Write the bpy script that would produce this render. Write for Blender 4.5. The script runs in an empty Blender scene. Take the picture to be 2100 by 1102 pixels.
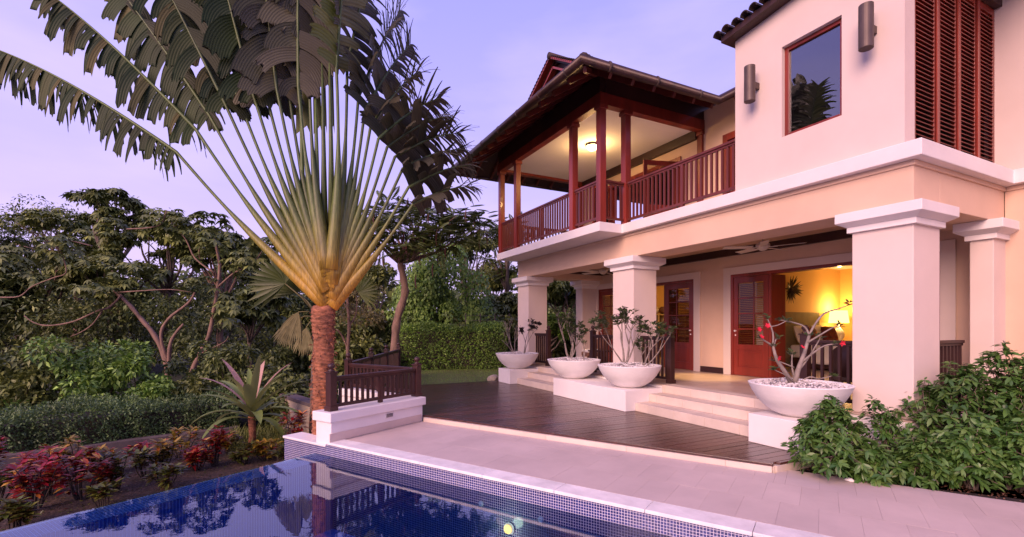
import bpy, bmesh, math, random
import numpy as np
from mathutils import Vector, Matrix
R = math.radians
random.seed(7)
scn = bpy.context.scene
col = scn.collection

# ------------------------------------------------------------------ camera
cam_d = bpy.data.cameras.new("camera"); cam = bpy.data.objects.new("camera", cam_d); col.objects.link(cam)
cam.location = (0, 0, 1.7); cam.rotation_euler = (R(90), 0, R(63.1))
cam_d.sensor_width = 36; cam_d.lens = 16.8; cam_d.shift_y = 0.0567
cam_d.clip_start = 0.05; cam_d.clip_end = 2000
scn.camera = cam
# ------------------------------------------------------------------ world
world = bpy.data.worlds.new("World"); scn.world = world; world.use_nodes = True
nt = world.node_tree; nt.nodes.clear()
N = nt.nodes.new; LK = nt.links.new
tc = N('ShaderNodeTexCoord'); sep = N('ShaderNodeSeparateXYZ'); LK(tc.outputs['Generated'], sep.inputs[0])
ramp = N('ShaderNodeValToRGB'); LK(sep.outputs['Z'], ramp.inputs[0])
e = ramp.color_ramp.elements
e[0].position = 0.0; e[0].color = (.66, .52, .86, 1)
e[1].position = 1.0; e[1].color = (.23, .23, .74, 1)
for p, c in ((.12, (.62, .49, .90, 1)), (.3, (.49, .42, .94, 1)), (.55, (.35, .33, .88, 1))):
    k = e.new(p); k.color = c
mp = N('ShaderNodeMapping'); mp.inputs['Scale'].default_value = (1.0, 1.0, 3.2); LK(tc.outputs['Generated'], mp.inputs[0])
no = N('ShaderNodeTexNoise'); no.inputs['Scale'].default_value = 2.1; no.inputs['Detail'].default_value = 5; no.inputs['Roughness'].default_value = .5
LK(mp.outputs[0], no.inputs['Vector'])
cr = N('ShaderNodeValToRGB'); cr.color_ramp.elements[0].position = .44; cr.color_ramp.elements[1].position = .72
cr.color_ramp.elements[1].color = (.36, .36, .36, 1); LK(no.outputs[0], cr.inputs[0])
mx = N('ShaderNodeMix'); mx.data_type = 'RGBA'; LK(cr.outputs[0], mx.inputs['Factor']); LK(ramp.outputs[0], mx.inputs['A'])
mx.inputs['B'].default_value = (.84, .66, .90, 1)
bg = N('ShaderNodeBackground'); bg.inputs[1].default_value = 1.08; LK(mx.outputs['Result'], bg.inputs[0])
sky = N('ShaderNodeTexSky'); sky.sky_type = 'NISHITA'; sky.sun_disc = False
SUN_EL, SUN_AZ = R(27), math.atan2(.45, -.8)
sky.sun_elevation = R(3); sky.sun_rotation = SUN_AZ
bg2 = N('ShaderNodeBackground'); bg2.inputs[1].default_value = 0.012; LK(sky.outputs[0], bg2.inputs[0])
ad = N('ShaderNodeAddShader'); LK(bg.outputs[0], ad.inputs[0]); LK(bg2.outputs[0], ad.inputs[1])
wo = N('ShaderNodeOutputWorld'); LK(ad.outputs[0], wo.inputs[0])
# ------------------------------------------------------------------ sun (afterglow behind the camera)
sl = bpy.data.lights.new("sun", 'SUN'); sl.energy = 3.9; sl.angle = R(38); sl.color = (1, .635, .515)
so = bpy.data.objects.new("sun", sl); col.objects.link(so)
sd = Vector((.45 * math.cos(SUN_EL), -.80 * math.cos(SUN_EL), .92 * math.sin(SUN_EL)))
so.rotation_euler = sd.to_track_quat('Z', 'Y').to_euler(); so.location = (0, 0, 30)
scn.view_settings.view_transform = 'Standard'; scn.view_settings.look = 'None'
scn.view_settings.exposure = 0.28; scn.view_settings.gamma = 1.0; scn.view_settings.use_curve_mapping = False
scn.render.engine = 'CYCLES'
scn.cycles.use_denoising = True
scn.cycles.max_bounces = 8; scn.cycles.transparent_max_bounces = 12
scn.cycles.sample_clamp_indirect = 4

# ------------------------------------------------------------------ helpers
T = {}
def tag(o, label=None, cat=None, group=None, kind=None):
    if label: o['label'] = label
    if cat: o['category'] = cat
    if group: o['group'] = group
    if kind: o['kind'] = kind
    return o
def thing(name, label, cat, loc=(0, 0, 0), group=None):
    o = bpy.data.objects.new(name, None); col.objects.link(o); o.empty_display_size = .2
    o.location = loc; T[o.name] = Vector(loc)
    return tag(o, label, cat, group)
def link(name, me, mt=None, parent=None, loc=None, rot=None, kind=None):
    o = bpy.data.objects.new(name, me); col.objects.link(o)
    if mt is not None and not me.materials: me.materials.append(mt)
    base = Vector((0, 0, 0)) if loc is None else Vector(loc)
    if parent is not None:
        o.parent = parent; o.location = base - T[parent.name]
    else: o.location = base
    if rot is not None: o.rotation_euler = rot
    T[o.name] = base
    if kind: o['kind'] = kind
    return o
def copy_tree(o, parent=None, off=None):
    c = o.copy(); col.objects.link(c)
    if parent is not None: c.parent = parent
    T[c.name] = T[o.name].copy()
    for ch in list(o.children): copy_tree(ch, c)
    return c
class MB:
    def __init__(s): s.v = []; s.f = []
    def add(s, v, f):
        b = len(s.v); s.v += [tuple(p) for p in v]; s.f += [tuple(b + i for i in q) for q in f]; return s
    def box(s, x0, x1, y0, y1, z0, z1):
        v = [(x, y, z) for z in (z0, z1) for y in (y0, y1) for x in (x0, x1)]
        return s.add(v, [(0, 2, 3, 1), (4, 5, 7, 6), (0, 1, 5, 4), (2, 6, 7, 3), (0, 4, 6, 2), (1, 3, 7, 5)])
    def mbox(s, M, sx, sy, sz):
        v = [M @ Vector((x * sx / 2, y * sy / 2, z * sz / 2)) for z in (-1, 1) for y in (-1, 1) for x in (-1, 1)]
        return s.add(v, [(0, 2, 3, 1), (4, 5, 7, 6), (0, 1, 5, 4), (2, 6, 7, 3), (0, 4, 6, 2), (1, 3, 7, 5)])
    def obox(s, c, sx, sy, sz, rz=0):
        return s.mbox(Matrix.Translation(c) @ Matrix.Rotation(rz, 4, 'Z'), sx, sy, sz)
    def bar(s, p, q, w, h, up=(0, 0, 1)):
        p = Vector(p); q = Vector(q); d = (q - p); L = d.length; d.normalize()
        x = d.cross(Vector(up)).normalized(); u = x.cross(d)
        M = Matrix((x, d, u)).transposed().to_4x4(); M.translation = (p + q) / 2
        return s.mbox(M, w, L, h)
    def prism(s, poly, z0, z1):
        a = sum(poly[i][0] * poly[(i + 1) % len(poly)][1] - poly[(i + 1) % len(poly)][0] * poly[i][1] for i in range(len(poly)))
        if a < 0: poly = poly[::-1]
        n = len(poly)
        v = [(x, y, z0) for x, y in poly] + [(x, y, z1) for x, y in poly]
        return s.add(v, [tuple(range(n))[::-1], tuple(range(n, 2 * n))] + [(i, (i + 1) % n, n + (i + 1) % n, n + i) for i in range(n)])
    def tube(s, pts, rads, n=8):
        pts = [Vector(p) for p in pts]
        if not hasattr(rads, '__len__'): rads = [rads] * len(pts)
        rings = []; prev = None
        for i, p in enumerate(pts):
            d = (pts[min(i + 1, len(pts) - 1)] - pts[max(i - 1, 0)])
            d = d.normalized() if d.length > 1e-9 else Vector((0, 0, 1))
            if prev is None:
                r = Vector((1, 0, 0)) if abs(d.x) < .8 else Vector((0, 1, 0)); x = d.cross(r).normalized()
            else:
                x = (prev - d * prev.dot(d)).normalized()
            prev = x; y = d.cross(x)
            rings.append([p + (x * math.cos(2 * math.pi * k / n) + y * math.sin(2 * math.pi * k / n)) * rads[i] for k in range(n)])
        v = [q for r_ in rings for q in r_]; m = len(pts)
        f = [(i * n + k, i * n + (k + 1) % n, (i + 1) * n + (k + 1) % n, (i + 1) * n + k) for i in range(m - 1) for k in range(n)]
        f += [tuple(range(n))[::-1], tuple((m - 1) * n + k for k in range(n))]
        return s.add(v, f)
    def lathe(s, prof, c=(0, 0, 0), n=40):
        v = []; f = []
        for r, z in prof:
            v += [(c[0] + r * math.cos(2 * math.pi * k / n), c[1] + r * math.sin(2 * math.pi * k / n), c[2] + z) for k in range(n)]
        for i in range(len(prof) - 1):
            f += [(i * n + k, i * n + (k + 1) % n, (i + 1) * n + (k + 1) % n, (i + 1) * n + k) for k in range(n)]
        return s.add(v, f)
    def mesh(s, name):
        me = bpy.data.meshes.new(name); me.from_pydata(s.v, [], s.f); me.update(); return me
    def build(s, name, mt, parent=None, smooth=False, bevel=0, kind=None, recalc=False):
        me = s.mesh(name)
        if recalc:
            b = bmesh.new(); b.from_mesh(me); bmesh.ops.recalc_face_normals(b, faces=b.faces); b.to_mesh(me); b.free()
        if smooth: me.polygons.foreach_set('use_smooth', [True] * len(me.polygons))
        o = link(name, me, mt, parent, kind=kind)
        if bevel:
            m = o.modifiers.new('bevel', 'BEVEL'); m.width = bevel; m.segments = 2; m.limit_method = 'ANGLE'; m.angle_limit = R(40)
        return o
def mesh_np(name, V, F, smooth=False):
    me = bpy.data.meshes.new(name); V = np.asarray(V, np.float32).reshape(-1, 3); F = np.asarray(F, np.int32)
    k = F.shape[1]
    me.vertices.add(len(V)); me.vertices.foreach_set('co', V.ravel())
    me.loops.add(F.size); me.loops.foreach_set('vertex_index', F.ravel())
    me.polygons.add(len(F)); me.polygons.foreach_set('loop_start', np.arange(len(F), dtype=np.int32) * k)
    me.polygons.foreach_set('loop_total', np.full(len(F), k, np.int32))
    if smooth: me.polygons.foreach_set('use_smooth', np.ones(len(F), bool))
    me.update(calc_edges=True); return me
# pool axes (terrace and pool are turned 30 degrees from the house)
C30, S30 = math.cos(R(30)), math.sin(R(30))
def pl(a, b): return (-C30 * a - S30 * b, -S30 * a + C30 * b)
def plz(a, b, z): return (*pl(a, b), z)
def pbox(m, a0, a1, b0, b1, z0, z1): return m.prism([pl(a0, b0), pl(a1, b0), pl(a1, b1), pl(a0, b1)], z0, z1)
def at(bx, d, z=0.0):
    """a spot d metres off along a sight line (bx: sideways tangent * 980 + 1050)"""
    x = d * (bx - 1050) / 980
    return Vector((.4524 * x - .8918 * d, .8918 * x + .4524 * d, z))
def at2(bx, d, by): return at(bx, d, 1.7 + (670 - by) * d / 980)

# ------------------------------------------------------------------ materials
def new_mat(name):
    m = bpy.data.materials.new(name); m.use_nodes = True; t = m.node_tree; t.nodes.clear()
    out = t.nodes.new('ShaderNodeOutputMaterial'); b = t.nodes.new('ShaderNodeBsdfPrincipled'); t.links.new(b.outputs[0], out.inputs[0])
    return m, t, b, out
def pm(name, c, rough=.6, var=.1, scale=3, bump=.08, bscale=50, stretch=(1, 1, 1), spec=.5, metal=0, dist=.01, c2=None, isl=0, coat=0):
    m, t, b, out = new_mat(name); n = t.nodes.new; l = t.links.new
    tc = n('ShaderNodeTexCoord'); mp = n('ShaderNodeMapping'); mp.inputs['Scale'].default_value = stretch; l(tc.outputs['Object'], mp.inputs[0])
    a = n('ShaderNodeTexNoise'); a.inputs['Scale'].default_value = scale; a.inputs['Detail'].default_value = 6; a.inputs['Roughness'].default_value = .62; l(mp.outputs[0], a.inputs['Vector'])
    r = n('ShaderNodeMapRange'); r.inputs[1].default_value = .3; r.inputs[2].default_value = .7; l(a.outputs[0], r.inputs[0])
    x = n('ShaderNodeMix'); x.data_type = 'RGBA'; l(r.outputs[0], x.inputs['Factor'])
    d = c2 or tuple(v * (1 - 2 * var) for v in c)
    x.inputs['A'].default_value = (*d, 1); x.inputs['B'].default_value = (*(c if c2 else tuple(min(1, v * (1 + var * .6)) for v in c)), 1)
    last = x.outputs['Result']
    if isl:
        g = n('ShaderNodeNewGeometry'); oi = n('ShaderNodeObjectInfo'); ad = n('ShaderNodeMath'); ad.operation = 'ADD'
        l(g.outputs['Random Per Island'], ad.inputs[0]); l(oi.outputs['Random'], ad.inputs[1])
        fr = n('ShaderNodeMath'); fr.operation = 'FRACT'; l(ad.outputs[0], fr.inputs[0])
        mr = n('ShaderNodeMapRange'); mr.inputs[3].default_value = 1 - isl; mr.inputs[4].default_value = 1 + isl; l(fr.outputs[0], mr.inputs[0])
        vm = n('ShaderNodeVectorMath'); vm.operation = 'SCALE'; l(last, vm.inputs[0]); l(mr.outputs[0], vm.inputs['Scale']); last = vm.outputs[0]
    l(last, b.inputs['Base Color'])
    b.inputs['Roughness'].default_value = rough; b.inputs['Specular IOR Level'].default_value = spec; b.inputs['Metallic'].default_value = metal
    b.inputs['Coat Weight'].default_value = coat
    if bump:
        k = n('ShaderNodeTexNoise'); k.inputs['Scale'].default_value = bscale; k.inputs['Detail'].default_value = 4; l(mp.outputs[0], k.inputs['Vector'])
        u = n('ShaderNodeBump'); u.inputs['Strength'].default_value = bump; u.inputs['Distance'].default_value = dist; l(k.outputs[0], u.inputs['Height']); l(u.outputs[0], b.inputs['Normal'])
    return m
def leafm(name, c1, c2, trans=.25, rough=.45, back=None, spec=.4, c3=None, ribs=0):
    m, t, b, out = new_mat(name); n = t.nodes.new; l = t.links.new
    g = n('ShaderNodeNewGeometry'); oi = n('ShaderNodeObjectInfo')
    ra = n('ShaderNodeValToRGB'); l(g.outputs['Random Per Island'], ra.inputs[0])
    ra.color_ramp.elements[0].color = (*c1, 1); ra.color_ramp.elements[1].color = (*c2, 1)
    if c3:
        ra.color_ramp.elements[1].position = .8; k = ra.color_ramp.elements.new(.95); k.color = (*c3, 1)
    last = ra.outputs[0]
    tc = n('ShaderNodeTexCoord'); no = n('ShaderNodeTexNoise'); no.inputs['Scale'].default_value = .9; no.inputs['Detail'].default_value = 3; l(tc.outputs['Object'], no.inputs['Vector'])
    mr = n('ShaderNodeMapRange'); mr.inputs[1].default_value = .3; mr.inputs[2].default_value = .7; mr.inputs[3].default_value = .65; mr.inputs[4].default_value = 1.35; l(no.outputs[0], mr.inputs[0])
    vm = n('ShaderNodeVectorMath'); vm.operation = 'SCALE'; l(last, vm.inputs[0]); l(mr.outputs[0], vm.inputs['Scale']); last = vm.outputs[0]
    if back:
        x = n('ShaderNodeMix'); x.data_type = 'RGBA'; l(g.outputs['Backfacing'], x.inputs['Factor']); l(last, x.inputs['A']); x.inputs['B'].default_value = (*back, 1); last = x.outputs['Result']
    if ribs:
        at_ = n('ShaderNodeAttribute'); at_.attribute_name = 'rib'; m1 = n('ShaderNodeMath'); m1.operation = 'MULTIPLY'; m1.inputs[1].default_value = 6.2832 / ribs; l(at_.outputs['Fac'], m1.inputs[0])
        m2 = n('ShaderNodeMath'); m2.operation = 'SINE'; l(m1.outputs[0], m2.inputs[0]); m3 = n('ShaderNodeMapRange'); m3.inputs[1].default_value = -1; m3.inputs[3].default_value = .86; m3.inputs[4].default_value = 1.10; l(m2.outputs[0], m3.inputs[0])
        v2 = n('ShaderNodeVectorMath'); v2.operation = 'SCALE'; l(last, v2.inputs[0]); l(m3.outputs[0], v2.inputs['Scale']); last = v2.outputs[0]
        u = n('ShaderNodeBump'); u.inputs['Strength'].default_value = .25; u.inputs['Distance'].default_value = .006; l(m2.outputs[0], u.inputs['Height']); l(u.outputs[0], b.inputs['Normal'])
    l(last, b.inputs['Base Color']); b.inputs['Roughness'].default_value = rough; b.inputs['Specular IOR Level'].default_value = spec
    tr = n('ShaderNodeBsdfTranslucent'); l(last, tr.inputs[0]); ms = n('ShaderNodeMixShader'); ms.inputs[0].default_value = trans
    l(b.outputs[0], ms.inputs[1]); l(tr.outputs[0], ms.inputs[2]); l(ms.outputs[0], out.inputs[0])
    return m
def glassm(name, tint=(1, 1, 1), ior=1.5, rough=0.0, boost=0.0, wave=None):
    m = bpy.data.materials.new(name); m.use_nodes = True; t = m.node_tree; t.nodes.clear(); n = t.nodes.new; l = t.links.new
    out = n('ShaderNodeOutputMaterial'); tr = n('ShaderNodeBsdfTransparent'); tr.inputs[0].default_value = (*tint, 1)
    gl = n('ShaderNodeBsdfGlossy'); gl.inputs['Roughness'].default_value = rough
    fr = n('ShaderNodeFresnel'); fr.inputs[0].default_value = ior; ms = n('ShaderNodeMixShader')
    if boost:
        mr = n('ShaderNodeMapRange'); mr.inputs[3].default_value = boost; l(fr.outputs[0], mr.inputs[0]); l(mr.outputs[0], ms.inputs[0])
    else: l(fr.outputs[0], ms.inputs[0])
    if wave:
        tc = n('ShaderNodeTexCoord'); no = n('ShaderNodeTexNoise'); no.inputs['Scale'].default_value = wave[0]; no.inputs['Detail'].default_value = 3; l(tc.outputs['Object'], no.inputs['Vector'])
        u = n('ShaderNodeBump'); u.inputs['Strength'].default_value = wave[1]; u.inputs['Distance'].default_value = .02; l(no.outputs[0], u.inputs['Height'])
        l(u.outputs[0], gl.inputs['Normal']); l(u.outputs[0], fr.inputs['Normal'])
    l(tr.outputs[0], ms.inputs[1]); l(gl.outputs[0], ms.inputs[2]); l(ms.outputs[0], out.inputs[0]); return m
def emitm(name, c, s):
    m = bpy.data.materials.new(name); m.use_nodes = True; t = m.node_tree; t.nodes.clear()
    out = t.nodes.new('ShaderNodeOutputMaterial'); em = t.nodes.new('ShaderNodeEmission'); em.inputs[0].default_value = (*c, 1); em.inputs[1].default_value = s
    t.links.new(em.outputs[0], out.inputs[0]); return m
def mosaicm(name, tile, tile2, grout, horizontal, size=.0285):
    m, t, b, out = new_mat(name); n = t.nodes.new; l = t.links.new
    tc = n('ShaderNodeTexCoord'); mp = n('ShaderNodeMapping'); l(tc.outputs['Object'], mp.inputs[0]); mp.inputs['Rotation'].default_value = (0, 0, R(-30))
    sp = n('ShaderNodeSeparateXYZ'); l(mp.outputs[0], sp.inputs[0]); cb = n('ShaderNodeCombineXYZ')
    h = {'xy': ('X', 'Y'), 'xz': ('X', 'Z'), 'yz': ('Y', 'Z')}[horizontal]
    l(sp.outputs[h[0]], cb.inputs[0]); l(sp.outputs[h[1]], cb.inputs[1])
    br = n('ShaderNodeTexBrick'); l(cb.outputs[0], br.inputs['Vector']); br.offset = 0; br.squash = 1
    br.inputs['Scale'].default_value = 1; br.inputs['Brick Width'].default_value = size; br.inputs['Row Height'].default_value = size
    br.inputs['Mortar Size'].default_value = size * .075; br.inputs['Mortar Smooth'].default_value = .1; br.inputs['Bias'].default_value = 0
    br.inputs['Color1'].default_value = (*tile, 1); br.inputs['Color2'].default_value = (*tile2, 1); br.inputs['Mortar'].default_value = (*grout, 1)
    l(br.outputs['Color'], b.inputs['Base Color'])
    mr = n('ShaderNodeMapRange'); l(br.outputs['Fac'], mr.inputs[0]); mr.inputs[3].default_value = .12; mr.inputs[4].default_value = .8; l(mr.outputs[0], b.inputs['Roughness'])
    u = n('ShaderNodeBump'); u.invert = True; u.inputs['Strength'].default_value = .4; u.inputs['Distance'].default_value = .003; l(br.outputs['Fac'], u.inputs['Height']); l(u.outputs[0], b.inputs['Normal'])
    return m
M = {}
M['stucco'] = pm('cream_stucco', (.68, .475, .345), .85, .05, 1.2, .12, 140, dist=.004)
M['stucco_pale'] = pm('pale_stucco', (.69, .565, .505), .85, .04, 1.0, .12, 140, dist=.004)
M['trim'] = pm('white_render', (.77, .71, .69), .8, .04, 1.5, .08, 120, dist=.003)
M['ceiling'] = pm('ceiling_paint', (.50, .33, .22), .8, .04, 1, .04, 60)
M['ceiling_white'] = pm('white_ceiling_paint', (.80, .74, .68), .8, .03, 1, .03, 60)
M['yellow'] = pm('yellow_wall_paint', (.80, .50, .16), .8, .04, 1, .04, 60)
M['red_wood'] = pm('mahogany', (.25, .031, .018), .38, .25, 3, .1, 40, (1, 1, .12), coat=.15)
M['rail_wood'] = pm('stained_wood', (.15, .028, .020), .42, .25, 3, .1, 40, (1, 1, .15), coat=.1)
M['dark_wood'] = pm('dark_wood', (.045, .014, .011), .5, .3, 3, .12, 40, (.3, .3, .3))
M['garden_wood'] = pm('weathered_rail_wood', (.052, .016, .014), .45, .3, 4, .15, 45, (.6, .6, .3))
M['deck'] = pm('oiled_deck_board', (.085, .028, .021), .27, .3, 2.5, .25, 38, (6, .35, 6), spec=.75, isl=.30, dist=.004)
M['copper'] = pm('brown_copper', (.050, .020, .016), .42, .3, 5, .08, 30, metal=.25)
M['tile_roof'] = pm('dark_roof_tile', (.050, .026, .022), .7, .35, 6, .3, 40, isl=.25)
M['paver'] = pm('sandstone_paver', (.565, .45, .41), .6, .07, 1.4, .10, 70, isl=.03, dist=.004)
M['paver_joint'] = pm('paver_joint', (.37, .31, .30), .9, .1)
M['coping'] = pm('white_marble', (.82, .77, .74), .55, .12, 3.5, .25, 30, isl=.05, dist=.006)
M['step_stone'] = pm('cream_limestone', (.66, .54, .45), .6, .08, 2, .1, 60, isl=.05, dist=.004)
M['floor_tile'] = pm('travertine_tile', (.52, .40, .32), .36, .12, 2.2, .04, 40, isl=.06)
M['bowl'] = pm('cast_stone', (.84, .79, .77), .75, .05, 4, .14, 45, (1, 1, 2.5), dist=.006)
M['gravel'] = pm('white_gravel', (.66, .60, .58), .8, .15, 20, 0, isl=.35)
M['metal'] = pm('bronze_metal', (.11, .075, .065), .5, .12, 8, .03, 80, metal=.35)
M['white_paint'] = pm('cream_fan_paint', (.62, .54, .45), .5, .05, 4, 0)
M['soil'] = pm('brown_soil', (.075, .042, .030), .95, .35, 7, .8, 24, dist=.04)
M['mulch'] = pm('dark_mulch', (.035, .020, .016), .95, .35, 14, 1, 40, dist=.04)
M['grass'] = pm('lawn_turf', (.095, .145, .025), .9, .3, 5, .8, 60, c2=(.12, .11, .035), dist=.03)
M['forest_floor'] = pm('forest_floor', (.020, .026, .012), .95, .35, 1.5, .8, 6, dist=.1)
M['concrete'] = pm('grey_concrete', (.12, .09, .09), .9, .2, 3, .3, 30)
M['beige_wall'] = pm('beige_plaster', (.40, .32, .24), .85, .1, 2, .15, 60)
M['bark_pink'] = pm('pinkish_bark', (.24, .145, .105), .8, .25, 6, .5, 26, (1, 1, .4), dist=.02)
M['bark_grey'] = pm('grey_bark', (.16, .115, .09), .85, .3, 6, .5, 26, (1, 1, .4), dist=.02)
M['bark_dark'] = pm('dark_bark', (.05, .035, .028), .9, .3, 6, .5, 26, dist=.02)
M['rose_bark'] = pm('pale_smooth_bark', (.27, .215, .18), .7, .25, 9, .3, 40)
M['palm_trunk'] = pm('ringed_palm_trunk', (.36, .135, .065), .85, .40, 9, .9, 30, (1, 1, 2.2), dist=.02)
M['wicker'] = pm('brown_wicker', (.22, .10, .06), .7, .3, 60, .8, 90, dist=.01)
M['linen'] = pm('white_linen', (.80, .74, .66), .9, .04, 3, .3, 10, dist=.02)
M['pillow'] = pm('dark_red_pillow', (.16, .025, .02), .85, .3, 8, .2, 30)
M['headboard'] = pm('olive_headboard', (.26, .20, .10), .8, .1, 5, .05)
M['shade'] = emitm('lit_lamp_shade', (1, .66, .16), 3.2)
M['bulb'] = emitm('lit_bulb_glass', (1, .72, .34), 14)
M['pool_lamp'] = emitm('lit_pool_lamp', (1, .42, .10), 4)
M['downlight'] = emitm('lit_downlight', (1, .75, .4), 20)
M['window_glass'] = glassm('window_glass', (.5, .5, .56), 1.5, 0, .20)
M['pane_glass'] = glassm('pane_glass', (.80, .76, .74), 1.25, .01, .01)
M['water'] = glassm('pool_water', (.50, .86, 1), 1.38, 0, .13, (7, .03))
M['mosaic_wall'] = mosaicm('blue_mosaic', (.022, .030, .17), (.012, .016, .10), (.66, .60, .68), 'xz')
M['mosaic_end'] = mosaicm('blue_mosaic_end', (.022, .030, .17), (.012, .016, .10), (.66, .60, .68), 'yz')
M['mosaic_floor'] = mosaicm('blue_mosaic_floor', (.008, .21, .80), (.006, .17, .68), (.02, .26, .82), 'xy', .03)
M['mosaic_weir'] = mosaicm('blue_mosaic_weir', (.085, .11, .40), (.05, .07, .30), (.50, .49, .70), 'xy', .032)
M['room_shade'] = pm('room_shade_colour', (.10, .06, .045), .9, .05)  # shade inside the upper rooms put into one dark colour
# ------------------------------------------------------------------ ground
def sstep(a, b, x):
    t = np.clip((x - a) / (b - a), 0, 1); return t * t * (3 - 2 * t)
def ground_z(X, Y):
    X = np.asarray(X, float); Y = np.asarray(Y, float)
    side = (X + 10.3) * .40 + (Y - 1.45) * .916           # distance above the lookout rail line
    z = -.85 + .88 * sstep(-1.6, .3, side) * sstep(10.6, 12.4, -X)
    d = np.hypot(X, Y)
    z = z + sstep(34, 80, d) * 3.0 * sstep(2, 20, -X)
    z = np.where((X > -13.6) & (Y > 5.0) & (X < -2.5), -.12, z)
    z = np.where((X > -9.9) & (side > -4.5) & (Y > -3 - .577 * X - 12) & False, z, z)
    a = -C30 * X - S30 * Y; b = -S30 * X + C30 * Y         # under the pool and terrace
    z = np.where((a < 6.5) & (b > -8) & (b < 6.6), np.minimum(z, -2.2), z)
    z = np.where((a < 8.3) & (b >= 6.2) & (X > -12.9) & (Y < 6.3), -.15, z)
    return z
n = 170
gx = np.concatenate([np.linspace(-22, 8, 110), -22 - np.geomspace(.5, 500, 36), 8 + np.geomspace(.5, 300, 24)]); gx.sort()
gy = np.concatenate([np.linspace(-12, 16, 104), -12 - np.geomspace(.5, 400, 30), 16 + np.geomspace(.5, 400, 30)]); gy.sort()
GX, GY = np.meshgrid(gx, gy); nx, ny = len(gx), len(gy)
V = np.stack([GX, GY, ground_z(GX, GY)], -1).reshape(-1, 3)
i, j = np.meshgrid(np.arange(nx - 1), np.arange(ny - 1)); q = (j * nx + i).ravel()
link('garden_ground', mesh_np('garden_ground', V, np.stack([q, q + 1, q + 1 + nx, q + nx], 1), True), M['forest_floor'], kind='structure')
# lawn behind the deck
m = MB(); m.prism([(-13.0, 2.65), (-13.0, 6.9), (-13.6, 6.9), (-13.6, 30), (-19.5, 12), (-19.5, 5.4)], -.1, .045)
m.build('lawn', M['grass'], kind='structure')
m = MB(); pbox(m, 6.55, 11.6, -6, 6.2, -1.2, -.80); m.build('planting_bed', M['soil'], kind='structure')
m = MB(); m.prism([pl(.35, 6.56), pl(-6, 6.56), pl(-6, 12), (2, 9.6), (-2.94, 9.6), (-2.94, 7.0), (-4.3, 6.6), (-3.5, 5.15)], -.4, -.025)
m.build('shrub_bed', M['mulch'], kind='structure')

# ------------------------------------------------------------------ pool
pool = tag(bpy.data.objects.new('pool', None), kind='structure'); col.objects.link(pool); T['pool'] = Vector((0, 0, 0))
WZ = -.20
m = MB(); pbox(m, -4, 6.0, -7, 4.42, -1.45, -1.25); m.build('pool_floor', M['mosaic_floor'], pool)
m = MB(); pbox(m, -4, 6.155, 4.42, 4.66, -1.25, -.035); pbox(m, 6.155, 7.23, 4.42, 4.66, -1.25, -.081); m.build('pool_wall', M['mosaic_wall'], pool)
m = MB(); pbox(m, 6.0, 6.40, -7, 4.416, -2.0, -.212); m.build('weir_wall', M['mosaic_weir'], pool)
m = MB(); pbox(m, -4.2, -4, -7, 4.42, -1.25, -.03); m.build('pool_wall', M['mosaic_end'], pool)
m = MB(); pbox(m, -4, 6.4, -7.2, -7, -1.25, -.2); m.build('pool_wall', M['mosaic_wall'], pool)
m = MB(); pbox(m, 6.16, 7.232, 4.419, 4.72, -.6, -.080); m.build('pool_wall', M['mosaic_wall'], pool)
m = MB(); pbox(m, 6.16, 7.25, 4.40, 4.74, -.080, -.045); m.build('wall_cap', M['trim'], pool, bevel=.008)
m = MB(); m.prism([pl(-4, -7), pl(6.395, -7), pl(6.395, 4.4155), pl(-4, 4.4195)], WZ - .004, WZ); o = m.build('pool_water', M['water'], pool)
o.data.polygons.foreach_set('use_smooth', [False] * len(o.data.polygons))
# keep only the water surface itself
b = bmesh.new(); b.from_mesh(o.data); bmesh.ops.delete(b, geom=[f for f in b.faces if f.normal.z < .5], context='FACES'); b.to_mesh(o.data); b.free()
sd_ = [('coping_stone', 4.39, 4.66, .92, -.030, .004)]
a = 6.10; k = 0
while a > -3.9:
    L = (.95, .9, .98, .93)[k % 4]; k += 1
    m = MB(); pbox(m, a - L + .004, a, 4.388, 4.657, -.034, .002); m.build('coping_stone', M['coping'], pool, bevel=.006); a -= L
# pool lamp, return inlets
for aa, zz, r_, mt, nm in ((4.42 * 0 + 2.86, -.53, .075, 'pool_lamp', 'pool_light'),):
    pass
def disc_on_wall(name, aa, zz, r_, mt):
    c = Vector(plz(aa, 4.415, zz)); d = Vector(plz(0, -1, 0)) - Vector(plz(0, 0, 0))
    m = MB(); m.tube([c, c + d * .012, c + d * .022], [r_, r_, r_ * .75], 18); return m.build(name, M[mt], pool)
disc_on_wall('pool_inlet', 3.30, -.335, .032, 'bowl'); disc_on_wall('pool_inlet', 2.51, -.345, .034, 'bowl')
disc_on_wall('pool_lamp_bezel', 2.91, -.53, .066, 'bowl')
c = Vector(plz(2.91, 4.375, -.53)); m = MB(); m.tube([c, Vector(plz(2.91, 4.36, -.53))], [.05, .04], 18); m.build('pool_lamp_lens', M['pool_lamp'], pool)
ld = bpy.data.lights.new('pool_lamp_light', 'POINT'); ld.energy = 2.5; ld.color = (1, .86, .6); ld.shadow_soft_size = .06
lo = bpy.data.objects.new('pool_lamp_light', ld); col.objects.link(lo); lo.location = plz(2.91, 4.25, -.53)

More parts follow.
